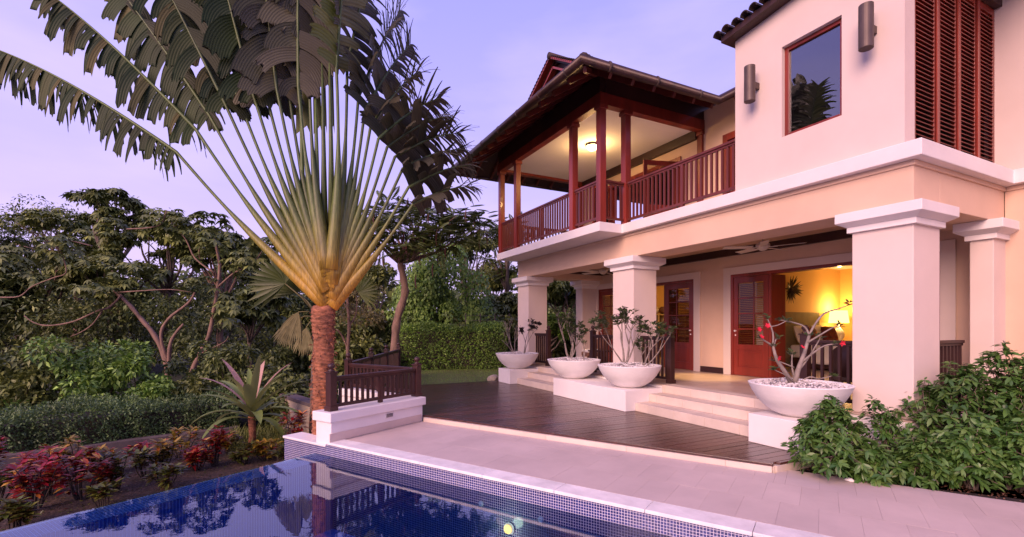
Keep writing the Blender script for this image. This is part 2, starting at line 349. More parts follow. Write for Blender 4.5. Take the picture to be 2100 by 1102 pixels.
# ------------------------------------------------------------------ terrace
ter = tag(bpy.data.objects.new('terrace', None), kind='structure'); col.objects.link(ter); T['terrace'] = Vector((0, 0, 0))
m = MB(); pbox(m, -5.2, 6.04, 4.664, 6.30, -.6, -.008); pbox(m, -5.2, .44, 6.30, 6.552, -.6, -.0085); m.build('terrace_base', M['paver_joint'], ter)
rng = random.Random(3)
W_ = .315
for row, (b0, b1) in enumerate(((4.662, 5.29), (5.29, 5.92), (5.92, 6.55))):
    a = 6.02 - (row % 2) * W_ / 2
    if row % 2: cells = [(a, 6.02)]
    else: cells = []
    x = a
    while x > -5.1: cells.append((x - W_, x)); x -= W_
    for a0, a1 in cells:
        e1 = b1
        if row == 2 and a1 > .46:
            if a0 < .46: a0 = .46
            e1 = 6.298
        if row == 2 and a1 > .46 and a0 == .46:
            m = MB(); pbox(m, a1 - W_ + .001, .459, b0 + .001, b1 - .001, -.03, 0); m.build('paving_slab', M['paver'], ter)
        m = MB(); g = .0007
        pbox(m, a0 + g, a1 - g, b0 + g, e1 - g, -.03, rng.uniform(-.0006, .0006)); m.build('paving_slab', M['paver'], ter)
# ------------------------------------------------------------------ low wall by the palm
lw = thing('low_wall', 'low white rendered wall with flat cap between the palm and the terrace', 'garden wall', plz(6.2, 5.4, 0))
m = MB(); pbox(m, 6.06, 6.42, 4.43, 6.34, -.9, .29); pbox(m, 6.42, 8.3, 6.30, 6.55, -.9, .29); m.build('wall_body', M['trim'], lw, bevel=.006)
m = MB(); m.prism([pl(6.02, 4.39), pl(6.46, 4.39), pl(6.46, 6.26), pl(8.34, 6.26), pl(8.34, 6.59), pl(6.02, 6.59 - .2)], .29, .43); m.build('wall_cap', M['trim'], lw, bevel=.012)
m = MB(); pbox(m, 6.045, 6.058, 4.40, 6.30, 0.001, .125); m.build('skirting', M['paver'], lw)
m = MB(); pbox(m, 6.048, 6.059, 5.46, 5.64, .185, .265); f = m.build('wall_light', M['trim'], lw, bevel=.003)
m = MB()
for k in range(5): pbox(m, 6.043, 6.047, 5.478, 5.622, .197 + k * .0125, .204 + k * .0125)
m.build('louvre', M['concrete'], f)
tag(m and bpy.data.objects[f.name], None)

# ------------------------------------------------------------------ deck
deck = thing('timber_deck', 'dark oiled timber deck of long narrow boards below the veranda steps', 'deck', (-8, 4, .1))
A_, B_, C_, D_, E_ = (-3.585, 5.225), (-3.585, 6.185), (-12.85, 6.185), (-12.85, 2.55), (-10.30, 1.43)
outl = [A_, B_, C_, D_, E_]
def clip(poly, p, nrm):
    out = []
    for i in range(len(poly)):
        a, b = poly[i], poly[(i + 1) % len(poly)]
        da = (a[0] - p[0]) * nrm[0] + (a[1] - p[1]) * nrm[1]; db = (b[0] - p[0]) * nrm[0] + (b[1] - p[1]) * nrm[1]
        if da >= 0: out.append(a)
        if (da >= 0) != (db >= 0):
            t = da / (da - db); out.append((a[0] + t * (b[0] - a[0]), a[1] + t * (b[1] - a[1])))
    return out
def inset(poly, ds):
    """clip half planes of an outline moved in by ds[i] on edge i"""
    res = []; cx = sum(p[0] for p in poly) / len(poly); cy = sum(p[1] for p in poly) / len(poly)
    for i in range(len(poly)):
        a, b = poly[i], poly[(i + 1) % len(poly)]; nx_, ny_ = -(b[1] - a[1]), b[0] - a[0]; L = math.hypot(nx_, ny_); nx_ /= L; ny_ /= L
        if (cx - a[0]) * nx_ + (cy - a[1]) * ny_ < 0: nx_, ny_ = -nx_, -ny_
        res.append(((a[0] + nx_ * ds[i], a[1] + ny_ * ds[i]), (nx_, ny_)))
    return res
hp = inset(outl, [.0, .0, .0, .118, .118])
x = -12.86; k = 0
while x < -3.58:
    poly = [(x + .005, 0), (x + .137, 0), (x + .137, 8), (x + .005, 8)]
    for p, nn in hp: poly = clip(poly, p, nn)
    if len(poly) > 2:
        m = MB(); m.prism(poly, .072, .100 + rng.uniform(-.0012, .0012)); m.build('deck_board', M['deck'], deck)
    x += .142; k += 1
for i, (p, q_) in enumerate(((E_, A_), (D_, E_))):
    d = Vector((q_[0] - p[0], q_[1] - p[1], 0)).normalized(); nn = Vector((-d.y, d.x, 0))
    m = MB(); m.prism([p, q_, (q_[0] + nn.x * .114, q_[1] + nn.y * .114), (p[0] + nn.x * .114, p[1] + nn.y * .114)], .070, .1012); m.build('edge_board', M['deck'], deck, bevel=.005)
m = MB(); m.prism([(-3.60, 5.27), (-3.60, 6.17), (-12.8, 6.17), (-12.8, 2.6), (-10.3, 1.46)], -.3, .069); m.build('deck_base', M['step_stone'], deck)
def rod_prism(m, p, q_, w, z0, z1):
    d = Vector((q_[0] - p[0], q_[1] - p[1], 0)).normalized(); nn = Vector((-d.y, d.x, 0))
    m.prism([p, q_, (q_[0] + nn.x * w, q_[1] + nn.y * w), (p[0] + nn.x * w, p[1] + nn.y * w)], z0, z1)
# stone kerb under the front edge, in long blocks
a = 6.0
while a > .55:
    L = min(1.25, a - .50); m = MB(); pbox(m, a - L + .003, a, 6.302, 6.36, -.05, .0705); m.build('kerb_stone', M['step_stone'], deck); a -= L
m = MB(); m.box(-3.598, -3.57, 5.28, 6.15, -.1, .0705); m.build('kerb_stone', M['step_stone'], deck)

# ------------------------------------------------------------------ railings
def shared_box(name, sx, sy, sz, mt):
    m = MB(); m.box(-sx / 2, sx / 2, -sy / 2, sy / 2, 0, sz); me = m.mesh(name); me.materials.append(mt); return me
def finial_mb(c, s=1.0):
    m = MB(); m.lathe([(.001, .0), (.05 * s, .0), (.052 * s, .015 * s), (.03 * s, .03 * s), (.028 * s, .04 * s), (.05 * s, .065 * s), (.055 * s, .085 * s), (.045 * s, .11 * s), (.02 * s, .128 * s), (.001, .132 * s)], c, 14); return m
def railing(parent, p, q_, z0, h, mt, pitch=.115, bal=.034, gap=.07, mids=(), posts=(), pw=.10, ph=0, finial=False, lvl=2):
    """rail run from p to q_ (world xy); pieces become children of parent"""
    p = Vector((*p, 0)); q_ = Vector((*q_, 0)); d = (q_ - p); L = d.length; d.normalize(); rz = math.atan2(d.y, d.x)
    zt = z0 + h
    m = MB(); m.bar(p + Vector((0, 0, zt - .028)), q_ + Vector((0, 0, zt - .028)), .085, .045); m.bar(p + Vector((0, 0, zt - .07)), q_ + Vector((0, 0, zt - .07)), .045, .035)
    m.build('handrail', mt, parent, bevel=.006)
    m = MB(); m.bar(p + Vector((0, 0, z0 + gap + .022)), q_ + Vector((0, 0, z0 + gap + .022)), .055, .05); m.build('bottom_rail', mt, parent, bevel=.004)
    me = shared_box('baluster', bal, bal, h - gap - .135, mt)
    nb = max(2, int(L / pitch)); sp = L / nb
    for i in range(nb):
        s = (i + .5) * sp
        if any(abs(s - t) < .05 for t in mids): continue
        pos = p + d * s; link('baluster', me, None, parent, (pos.x, pos.y, z0 + gap + .047), (0, 0, rz))
    for t in mids:
        pos = p + d * t; m = MB(); m.obox((pos.x, pos.y, z0 + (h - .088) / 2), .062, .062, h - .088, rz); m.build('mid_post', mt, parent)
    for t in posts:
        pos = p + d * t; hh = h + ph; m = MB(); m.obox((pos.x, pos.y, z0 + hh / 2), pw, pw, hh, rz); m.obox((pos.x, pos.y, z0 + .035), pw + .03, pw + .03, .07, rz); m.obox((pos.x, pos.y, z0 + hh + .008), pw + .028, pw + .028, .022, rz)
        po = m.build('post', mt, parent, bevel=.004)
        if finial:
            fm = finial_mb((pos.x, pos.y, z0 + hh + .019)); fm.build('finial', mt, po, smooth=True)
gr = thing('garden_railing', 'short dark brown rail with ball topped posts on the low white wall', 'railing', plz(6.2, 5.4, .43), 'garden railings round the lookout')
railing(gr, pl(6.22, 4.55), pl(6.22, 6.36), .43, .52, M['garden_wood'], .105, .036, .05, (.95,), (0, 1.81), .115, .05, True)
gr = thing('garden_railing', 'dark brown rail behind the short one, running left from the deck corner', 'railing', plz(7.2, 6.42, .43), 'garden railings round the lookout')
railing(gr, pl(6.36, 6.42), pl(8.2, 6.42), .43, .52, M['garden_wood'], .105, .036, .05, (.95,), (1.86,), .115, .05, True)
gr = thing('garden_railing', 'long dark brown rail running away from the lookout beside the slim pink trunk', 'railing', (-13, 2.6, .1), 'garden railings round the lookout')
railing(gr, (-10.42, 1.50), (-15.6, 3.77), .02, .95, M['garden_wood'], .115, .036, .05, (.9, 2.7, 4.6), (1.85, 3.65, 5.6), .115, .06, True)

# ------------------------------------------------------------------ planter plinths
for lab, x0, x1, y1 in (('small white block carrying the leftmost planter bowl', -12.60, -11.88, 6.95), ('long white block carrying the two middle planter bowls', -9.585, -7.03, 6.95), ('white block at the right end of the steps carrying the nearest bowl', -4.45, -3.63, 6.95)):
    t = tag(MB().box(x0, x1, 5.95, y1, .1005, .495).build('planter_plinth', M['trim'], bevel=.008), lab, 'plinth')

# ------------------------------------------------------------------ the villa
vil = thing('villa', 'two storey cream villa with columned veranda, dark red balcony and tiled roofs', 'house', (-8.2, 8.5, 0))
ST, SP, TR = M['stucco'], M['stucco_pale'], M['trim']
def part(name, mt, *boxes, parent=None, bevel=0.008):
    m = MB()
    for b_ in boxes: m.box(*b_)
    return m.build(name, mt, parent or vil, bevel=bevel)
part('podium', TR, (-13.42, -2.95, 6.91, 9.8, -.3, .535))
# steps in stone blocks
for x0, x1, nb in ((-7.03 + .002, -4.452, 4), (-11.878, -9.587, 4)):
    st = part('steps', M['step_stone'], (x0 + .01, x1 - .01, 6.26, 6.9, .08, .25), (x0 + .01, x1 - .01, 6.6, 6.9, .25, .40), bevel=0)
    for (y0, y1, z0, z1, off) in ((6.19, 6.535, .1005, .255, 0), (6.53, 6.875, .2555, .405, .3), (6.868, 7.16, .4055, .5575, .1)):
        w = (x1 - x0) / nb; xs = [x0] + [x0 + w * (i + off + .5 * (off == 0)) for i in range(nb) if w * (i + off + .5 * (off == 0)) > .05] + [x1]
        for i in range(len(xs) - 1):
            if xs[i + 1] - xs[i] < .05: continue
            m = MB(); m.box(xs[i] + .0015, xs[i + 1] - .0015, y0, y1, z0, z1); m.build('step_stone', M['step_stone'], st, bevel=.006)
# veranda floor tiles
vf = part('veranda_floor', M['step_stone'], (-13.40, -2.96, 6.92, 9.79, .535, .545), bevel=0)
yy = 6.9
xx = -13.41; k = 0
while xx < -2.97:
    for y0, y1 in ((6.90, 7.162), (7.162, 7.82), (7.82, 8.48), (8.48, 9.14), (9.14, 9.80)):
        x1 = min(xx + .66, -2.955)
        if y0 < 7.0 and (-11.9 < (xx + x1) / 2 < -9.5 or -7.1 < (xx + x1) / 2 < -4.4): continue
        m = MB(); m.box(xx + .0015, x1 - .0015, y0 + .0015, y1 - .0015, .54, .5555 + rng.uniform(-.0005, .0005)); m.build('floor_tile', M['floor_tile'], vf)
    xx += .66
# columns
def column(x0, x1, y0, y1, zb=.5555):
    cmat = SP
    m = MB(); m.box(x0, x1, y0, y1, zb, 3.03); c = m.build('column', cmat, vil, bevel=.010)
    m = MB(); g = .045; m.box(x0 - g, x1 + g, y0 - g, y1 + g, 2.955, 3.031); m.build('necking', TR, c, bevel=.006)
    g = .145; h = .05
    m = MB(); m.add([(x0 - h, y0 - h, 3.03), (x1 + h, y0 - h, 3.03), (x1 + h, y1 + h, 3.03), (x0 - h, y1 + h, 3.03), (x0 - g, y0 - g, 3.085), (x1 + g, y0 - g, 3.085), (x1 + g, y1 + g, 3.085), (x0 - g, y1 + g, 3.085)],
                    [(3, 2, 1, 0), (0, 1, 5, 4), (1, 2, 6, 5), (2, 3, 7, 6), (3, 0, 4, 7)])
    m.box(x0 - g, x1 + g, y0 - g, y1 + g, 3.0852, 3.216); m.build('capital', TR, c, bevel=.008)
for x1 in (-2.98, -8.01, -12.70): column(x1 - .69, x1, 7.0, 7.66)
column(-3.23, -2.967, 9.2, 9.62); column(-13.38, -13.0, 9.2, 9.85)
# beams
part('front_beam', ST, (-13.38, -2.98, 7.0, 7.66, 3.2175, 3.7355))
part('side_beam', ST, (-3.66, -2.9805, 7.6605, 9.6, 3.218, 3.7355)); part('side_beam', ST, (-13.3795, -12.71, 7.6605, 9.8, 3.218, 3.7355))
part('string_course', ST, (-13.40, -2.955, 6.975, 7.3, 3.672, 3.7345), (-3.3, -2.9555, 7.3, 9.58, 3.6725, 3.7345), (-2.955, 5, 9.575, 9.7, 3.672, 3.7345), bevel=.004)
m = MB(); m.prism([(-2.84, 6.86), (-2.84, 9.46), (5, 9.46), (5, 10.5), (-13.35, 10.5), (-13.35, 6.25), (-8.22, 6.25), (-8.22, 6.86)], 3.7365, 3.937); m.build('floor_slab', TR, vil, bevel=.010)
part('veranda_ceiling', M['ceiling'], (-12.70, -3.66, 7.66, 9.8, 3.545, 3.736), bevel=0)
part('cornice', M['dark_wood'], (-12.71, -3.66, 9.70, 9.799, 3.375, 3.5445), (-12.709, -12.62, 7.67, 9.70, 3.375, 3.5445), bevel=.004)
# ground floor back wall with two wide door openings
part('back_wall', ST, (-13.36, -12.90, 9.8, 10.05, -.1, 2.93), (-8.89, -7.78, 9.8, 10.05, -.1, 2.93), (-3.80, -2.98, 9.8, 10.05, -.1, 2.93), (-13.36, -2.98, 9.8, 10.05, 2.93, 3.735), bevel=0)
for x0, x1 in ((-12.90, -8.89), (-7.78, -3.80)):
    part('door_surround', SP, (x0 - .20, x0, 9.765, 9.80, .556, 3.10), (x1, x1 + .20, 9.765, 9.80, .556, 3.10), (x0, x1, 9.766, 9.80, 2.93, 3.10), bevel=.004)
    part('door_frame', M['red_wood'], (x0, x0 + .06, 9.78, 9.99, .556, 2.93), (x1 - .06, x1, 9.78, 9.99, .556, 2.93), (x0 + .06, x1 - .06, 9.781, 9.989, 2.86, 2.93), bevel=.003)
part('skirting', M['dark_wood'], (-8.69, -7.98, 9.784, 9.80, .556, .70), bevel=.002)
def french_door(x0, x1, y, z0=.565, z1=2.855, dirx=1, mat=None, slat_col=1):
    """leaf in a plane of constant y"""
    mat = mat or M['red_wood']; w = .115; t = .045; zp = z0 + .72; m = MB()
    m.box(x0, x0 + w, y, y + t, z0, z1); m.box(x1 - w, x1, y, y + t, z0, z1); m.box(x0 + w, x1 - w, y + .001, y + t - .001, z1 - .14, z1); m.box(x0 + w, x1 - w, y + .001, y + t - .001, z0, z0 + .2); m.box(x0 + w, x1 - w, y + .001, y + t - .001, zp - .12, zp)
    gz = (z1 - .14 - zp) / 4; xm = x0 + w + (x1 - x0 - 2 * w) * (.62 if slat_col else .38)
    for k in range(1, 4): m.box(x0 + w, x1 - w, y + .008, y + t - .008, zp + gz * k - .014, zp + gz * k + .014)
    m.box(xm - .014, xm + .014, y + .009, y + t - .009, zp, z1 - .14)
    d = m.build('french_door', mat, vil, bevel=.003)
    m = MB(); m.box(x0 + w + .002, x1 - w - .002, y + .018, y + .03, z0 + .2, zp - .12); m.box(x0 + w + .05, x1 - w - .05, y + .010, y + .018, z0 + .25, zp - .17); m.build('panel', mat, d, bevel=.006)
    for k in range(4):
        for a_, b_ in ((x0 + w, xm - .014), (xm + .014, x1 - w)):
            m = MB(); m.box(a_, b_, y + .02, y + .025, zp + gz * k + .014 * (k > 0), zp + gz * (k + 1) - .014); m.build('pane', M['pane_glass'], d)
    for a_, b_, mt in ((x0 + w, xm - .02, M['red_wood']), (xm + .02, x1 - w, M['linen'] if slat_col else M['red_wood'])):
        nsl = 34; me = MB(); me.mbox(Matrix.Rotation(R(30), 4, 'X'), b_ - a_, .045, .006); ms = me.mesh('slat'); ms.materials.append(mt)
        for i in range(nsl): link('slat', ms, None, d, ((a_ + b_) / 2, y + .085, zp + (z1 - .16 - zp) * (i + .5) / nsl))
    m = MB(); hx = x0 + .06 if dirx > 0 else x1 - .06; m.tube([(hx, y - .045, 1.60), (hx, y, 1.60)], .02, 10); m.tube([(hx, y - .012, 1.50), (hx, y, 1.50)], .018, 10); m.build('handle', M['bowl'], d)
    return d
french_door(-7.72, -6.84, 9.80, dirx=1, slat_col=1)
part('folded_leaf', M['red_wood'], (-6.835, -6.77, 9.805, 10.3, .565, 2.855), bevel=.003)
french_door(-12.84, -11.93, 9.80, dirx=1, slat_col=1)
french_door(-9.90, -8.95, 9.80, dirx=-1, slat_col=0)
part('folded_leaf', M['red_wood'], (-9.965, -9.905, 9.805, 10.3, .565, 2.855), bevel=.003)
# rooms behind the doors
RY = 15.2
YE = M['yellow']
part('bedroom_wall', YE, (-8.45, -8.30, 10.06, RY, .5, 3.4), (-8.45, -3.0, RY, RY + .15, .5, 3.4), (-3.1, -2.95, 10.06, RY, .5, 3.4), bevel=0)
part('living_room_wall', YE, (-13.36, -13.2, 10.06, 14.2, .5, 3.4), (-13.36, -8.46, 14.2, 14.35, .5, 3.4), bevel=0)
part('room_ceiling', M['ceiling_white'], (-13.36, -2.95, 10.06, RY + .2, 3.4, 3.5), bevel=0)
part('room_floor', M['floor_tile'], (-13.36, -2.95, 9.8, RY + .2, .40, .5552), bevel=0)

# wing on the right
part('wing_wall', ST, (-2.975, 5, 9.6, 9.9, -.1, 3.735), bevel=0)
part('wing_wall', SP, (-3.3, 5, 9.602, 9.9, 3.938, 8.0), bevel=0)
# upper tower with window and louvred side
tw = part('tower_wall', SP, (-5.48, -4.66, 7.0, 7.24, 3.9375, 7.4), (-3.80, -3.07, 7.0, 7.24, 3.9375, 7.4), (-4.66, -3.80, 7.0, 7.24, 3.9375, 4.60), (-4.66, -3.80, 7.0, 7.24, 5.98, 7.4), bevel=0)
# cut the top of the front wall to the roof slope
for v in tw.data.vertices:
    if v.co.z > 7: v.co.z = 6.50 + (v.co.x + 5.48) * .115
part('tower_wall', SP, (-5.48, -5.28, 7.2405, 9.6, 3.9375, 6.45), bevel=0)
part('tower_shade_lining', M['room_shade'], (-5.275, -5.27, 7.25, 9.59, 3.94, 6.36), (-5.26, -3.2, 9.585, 9.595, 3.94, 6.36), (-5.26, -3.2, 7.25, 9.58, 3.9375, 3.945), bevel=0)  # dark sheets added inside the tower to stand for its shade
part('tower_ceiling', M['room_shade'], (-5.27, -3.1, 7.25, 9.6, 6.36, 6.42), bevel=0)
wf = part('window_frame', M['red_wood'], (-4.66, -4.60, 7.07, 7.15, 4.60, 5.98), (-3.86, -3.80, 7.07, 7.15, 4.60, 5.98), (-4.60, -3.86, 7.071, 7.149, 5.92, 5.98), (-4.60, -3.86, 7.071, 7.149, 4.60, 4.66), bevel=.004)
MB().box(-4.60, -3.86, 7.105, 7.111, 4.66, 5.92).build('pane', M['window_glass'], wf)
# louvred shutters on the side of the tower
y0 = 7.245; pw_ = (9.6 - y0) / 4
sl_me = MB(); sl_me.mbox(Matrix.Rotation(R(30), 4, 'Y'), .074, pw_ - .135, .008); sl_me = sl_me.mesh('slat'); sl_me.materials.append(M['red_wood'])
for k in range(4):
    ya = y0 + k * pw_; m = MB()
    m.box(-3.135, -3.085, ya + .002, ya + .062, 3.945, 6.40); m.box(-3.135, -3.085, ya + pw_ - .062, ya + pw_ - .002, 3.945, 6.40); m.box(-3.134, -3.086, ya + .062, ya + pw_ - .062, 6.30, 6.40); m.box(-3.134, -3.086, ya + .062, ya + pw_ - .062, 3.945, 4.02)
    if k: m.box(-3.08, -3.055, ya - .03, ya + .03, 3.94, 6.40)
    sh = m.build('louvre_shutter', M['red_wood'], vil, bevel=.004)
    z = 4.045
    while z < 6.29: link('slat', sl_me, None, sh, (-3.11, ya + pw_ / 2, z)); z += .058
part('louvre_head', M['dark_wood'], (-3.2, -3.0, 7.24, 9.6, 6.401, 6.62), bevel=.006)
part('tower_soffit', M['dark_wood'], (-3.3, -2.2, 6.95, 9.6, 6.75, 6.83), bevel=0)
# tower roof: board, tile rows seen end-on along the sloping edge
def tz(x): return 6.50 + (x + 5.48) * .115
m = MB()
for (xa, xb) in ((-5.60, -2.1),):
    m.add([(xa, 6.80, tz(xa)), (xb, 6.80, tz(xb)), (xb, 9.7, tz(xb)), (xa, 9.7, tz(xa)), (xa, 6.80, tz(xa) + .10), (xb, 6.80, tz(xb) + .10), (xb, 9.7, tz(xb) + .10), (xa, 9.7, tz(xa) + .10)], [(3, 2, 1, 0), (4, 5, 6, 7), (0, 1, 5, 4), (1, 2, 6, 5), (2, 3, 7, 6), (3, 0, 4, 7)])
trf = m.build('tower_roof', M['dark_wood'], vil)
def half_tube_mesh(name, L, r, n=7):
    v = []; f = []
    for yy_ in (0, L):
        for rr in (r, r * .8):
            for k in range(n + 1):
                t = math.pi * k / n; v.append((rr * math.cos(t), yy_, rr * math.sin(t)))
    m_ = n + 1
    for k in range(n):
        f += [(k, k + 1, 2 * m_ + k + 1, 2 * m_ + k), (m_ + k, 3 * m_ + k, 3 * m_ + k + 1, m_ + k + 1), (k, m_ + k, m_ + k + 1, k + 1)]
    me = bpy.data.meshes.new(name); me.from_pydata(v, [], f); me.update(); me.materials.append(M['tile_roof']); return me
tme = half_tube_mesh('roof_tile', 2.95, .075)
x = -5.60
while x < -2.1:
    link('roof_tile', tme, None, trf, (x, 6.70 + rng.uniform(-.012, .012), tz(x) + .098)); x += .168
# balcony floor finish, railings
rl = part('balcony_kerb', TR, (-13.2, -8.4, 6.5, 9.4, 3.9375, 3.945), bevel=0)
RW = M['rail_wood']
def railset(*runs):
    bs = thing_part = MB().box(runs[0][0][0] - .02, runs[0][0][0] + .02, runs[0][0][1] - .02, runs[0][0][1] + .02, 3.94, 3.99).build('balcony_railing', RW, vil)
    for p, q_, mids in runs: railing(bs, p, q_, 3.945, .93, RW, .112, .036, .085, mids)
    return bs
railset(((-13.2, 6.36), (-12.28, 6.36), ()), ((-12.12, 6.36), (-9.43, 6.36), (1.3,)), ((-9.27, 6.36), (-8.38, 6.36), ()))
railset(((-8.30, 6.44), (-8.30, 6.95), ()), ((-8.22, 7.04), (-5.485, 7.04), (1.55,)))
railset(((-13.26, 6.45), (-13.26, 9.3), (1.4,)))
for p, q_, ps in (((-12.69, 7.25), (-11.90, 7.25), (.75,)), ((-9.84, 7.25), (-8.71, 7.25), (.05,)), ((-8.0, 7.22), (-7.10, 7.22), (.85,)), ((-4.52, 7.28), (-3.68, 7.28), (.05,)), ((-3.32, 7.66), (-3.32, 9.19), ())):
    bs = MB().box(p[0], p[0] + .02, p[1] - .01, p[1] + .01, .60, .64).build('veranda_railing', M['dark_wood'], vil)
    railing(bs, p, q_, .556, .95, M['dark_wood'], .105, .036, .07, (), ps, .11, .07, True)
# balcony posts and beams
for x_, y_ in ((-13.24, 6.36), (-12.2, 6.36), (-9.35, 6.36), (-8.30, 6.36), (-8.30, 7.04), (-8.32, 9.42), (-13.26, 9.3)):
    w = .155; m = MB(); m.box(x_ - w / 2, x_ + w / 2, y_ - w / 2, y_ + w / 2, 3.938, 6.449); p_ = m.build('balcony_post', M['red_wood'], vil, bevel=.006)
    MB().box(x_ - .11, x_ + .11, y_ - .11, y_ + .11, 6.36, 6.4475).build('post_bracket', M['red_wood'], p_, bevel=.01)
part('eaves_beam', M['red_wood'], (-13.36, -8.2, 6.27, 6.45, 6.45, 6.70), (-8.39, -8.21, 6.4505, 9.5, 6.4505, 6.70), (-13.35, -13.17, 6.4505, 9.5, 6.4505, 6.70), bevel=.006)
part('balcony_ceiling', M['ceiling_white'], (-13.16, -8.40, 6.46, 9.39, 6.52, 6.56), bevel=0)
part('balcony_cornice', M['dark_wood'], (-13.16, -8.4, 9.29, 9.398, 6.30, 6.519), bevel=.004)
part('balcony_back_wall', ST, (-13.3, -11.9, 9.4, 9.65, 3.938, 6.93), (-11.9, -8.95, 9.4, 9.65, 6.06, 6.93), (-8.95, -7.62, 9.4, 9.65, 3.938, 6.93), (-7.62, -6.4, 9.4, 9.65, 6.1, 6.93), (-6.4, -5.49, 9.4, 9.65, 3.938, 6.93), bevel=0)
part('upper_room_wall', M['room_shade'], (-13.3, -5.49, 12.6, 12.7, 3.938, 6.7), (-13.3, -5.49, 9.66, 12.6, 6.5, 6.55), (-13.3, -5.49, 9.66, 12.6, 3.9385, 3.95), bevel=0)
part('door_frame', M['red_wood'], (-11.9, -11.82, 9.37, 9.6, 3.946, 6.06), (-9.03, -8.95, 9.37, 9.6, 3.946, 6.06), (-11.82, -9.03, 9.371, 9.599, 5.96, 6.06), bevel=.003)
part('door_frame', M['red_wood'], (-7.62, -7.50, 9.30, 9.6, 3.946, 6.1), (-6.52, -6.4, 9.30, 9.6, 3.946, 6.1), (-7.5, -6.52, 9.301, 9.599, 5.95, 6.1), bevel=.003)
def plain_leaf(p, q_, z0, z1, mat):
    p = Vector((*p, 0)); q_ = Vector((*q_, 0)); d = (q_ - p).normalized(); L = (q_ - p).length; rz = math.atan2(d.y, d.x); m = MB()
    def bx(s0, s1, za, zb, t):
        c = p + d * (s0 + s1) / 2; m.obox((c.x, c.y, (za + zb) / 2), s1 - s0, t, zb - za, rz)
    bx(0, .1, z0, z1, .045); bx(L - .1, L, z0, z1, .045); bx(.1, L - .1, z1 - .12, z1, .043); bx(.1, L - .1, z0, z0 + .2, .043); bx(.1, L - .1, z0 + .75, z0 + .85, .043)
    o_ = m.build('french_door', mat, vil, bevel=.003)
    m2 = MB(); c = p + d * L / 2; m2.obox((c.x, c.y, z0 + .475), L - .2, .02, .55, rz); m2.build('panel', mat, o_)
    m2 = MB(); m2.obox((c.x, c.y, (z0 + .85 + z1 - .12) / 2), L - .2, .006, z1 - z0 - .97, rz); m2.build('pane', M['pane_glass'], o_)
plain_leaf((-9.08, 9.36), (-9.35, 8.5), 3.97, 5.95, M['red_wood']); plain_leaf((-11.77, 9.36), (-11.5, 8.5), 3.97, 5.95, M['red_wood'])
plain_leaf((-7.49, 9.42), (-6.53, 9.42), 3.97, 5.94, M['red_wood'])

# ------------------------------------------------------------------ main roof
EX0, EX1, EY, EZ, PT = -14.28, -7.27, 5.17, 6.60, .62
RX = (EX0 + EX1) / 2; RZ = EZ + PT * (EX1 - RX); GY_ = 6.72; BK = 13.5; VY = 8.74
gz_ = EZ + PT * (GY_ - EY); gh = (RZ - gz_) / PT
roof = MB().box(RX - .06, RX + .06, GY_ + .05, BK, RZ - .12, RZ - .02).build('main_roof', M['dark_wood'], vil)
def slab_from(name, quads, t, mt, parent):
    m = MB()
    for q_ in quads:
        q_ = [Vector(p) for p in q_]; nn = (q_[1] - q_[0]).cross(q_[2] - q_[0]).normalized()
        if nn.z < 0: q_ = q_[::-1]; nn = -nn
        k = len(q_); v = [p for p in q_] + [p - nn * t for p in q_]
        m.add(v, [tuple(range(k)), tuple(range(k, 2 * k))[::-1]] + [((i + 1) % k, i, k + i, k + (i + 1) % k) for i in range(k)])
    return m.build(name, mt, parent)
hl = (RX - gh, GY_, gz_); hr = (RX + gh, GY_, gz_)
front = [(EX0, EY, EZ), (EX1, EY, EZ), hr, hl]
right = [(EX1, EY, EZ), (EX1, VY, EZ), (EX1, BK, EZ), (RX, BK, RZ), (RX, GY_, RZ), hr]
right_a = [(EX1, EY, EZ), (EX1, VY, EZ), (RX, VY + (EX1 - RX), RZ), (RX, GY_, RZ), hr]
left = [(EX0, EY, EZ), hl, (RX, GY_, RZ), (RX, BK, RZ), (EX0, BK, EZ)]
sec = [(EX1, VY, EZ), (-5.49, VY, EZ), (-5.49, VY + 3.5, EZ + PT * 3.5), (RX, VY + (EX1 - RX), RZ)]
slab_from('soffit_boarding', [front, right_a, left, sec], .045, M['dark_wood'], roof)
up = .02
def tiles(name, p0, u, su, v_, sv, inside):
    """rows of rounded tiles covering a roof plane: p0 corner, u along the eave, v up the slope"""
    p0 = Vector(p0); u = Vector(u); v_ = Vector(v_); nn = u.cross(v_).normalized(); nn = nn if nn.z > 0 else -nn
    m = MB(); P_ = .21; rows = int(sv / .32) + 1; cols = int(su / P_) + 1
    for r_ in range(rows):
        for c_ in range(cols):
            s0 = c_ * P_; t0 = r_ * .32 + .06
            if not inside(s0 + P_ / 2, t0 + .16): continue
            vs = []
            for tt, lift in ((t0, .028), (t0 + .36, .006)):
                for k in range(5):
                    an = math.pi * k / 4; vs.append(p0 + u * (s0 + P_ / 2 + math.cos(an) * .098) + v_ * tt + nn * (lift + .05 * math.sin(an)))
            m.add(vs, [(k, k + 1, 6 + k, 5 + k) for k in range(4)] + [(0, 4, 3, 2, 1)])
    o_ = m.build(name, M['tile_roof'], roof, kind='stuff')
cs = 1 / math.sqrt(1 + PT * PT); sn = PT * cs
tiles('roof_tiles', (EX0, EY, EZ + up), (1, 0, 0), EX1 - EX0, (0, cs, sn), (GY_ - EY) / cs, lambda s, t: t * cs < s < (EX1 - EX0) - t * cs)
tiles('roof_tiles', (EX1, EY, EZ + up), (0, 1, 0), BK - EY, (-cs, 0, sn), (EX1 - RX) / cs, lambda s, t: s > min(t * cs, GY_ - EY) and (s < VY - EY + t * cs))
tiles('roof_tiles', (EX1, VY, EZ + up), (1, 0, 0), 1.78, (0, cs, sn), 3.5 / cs, lambda s, t: True)
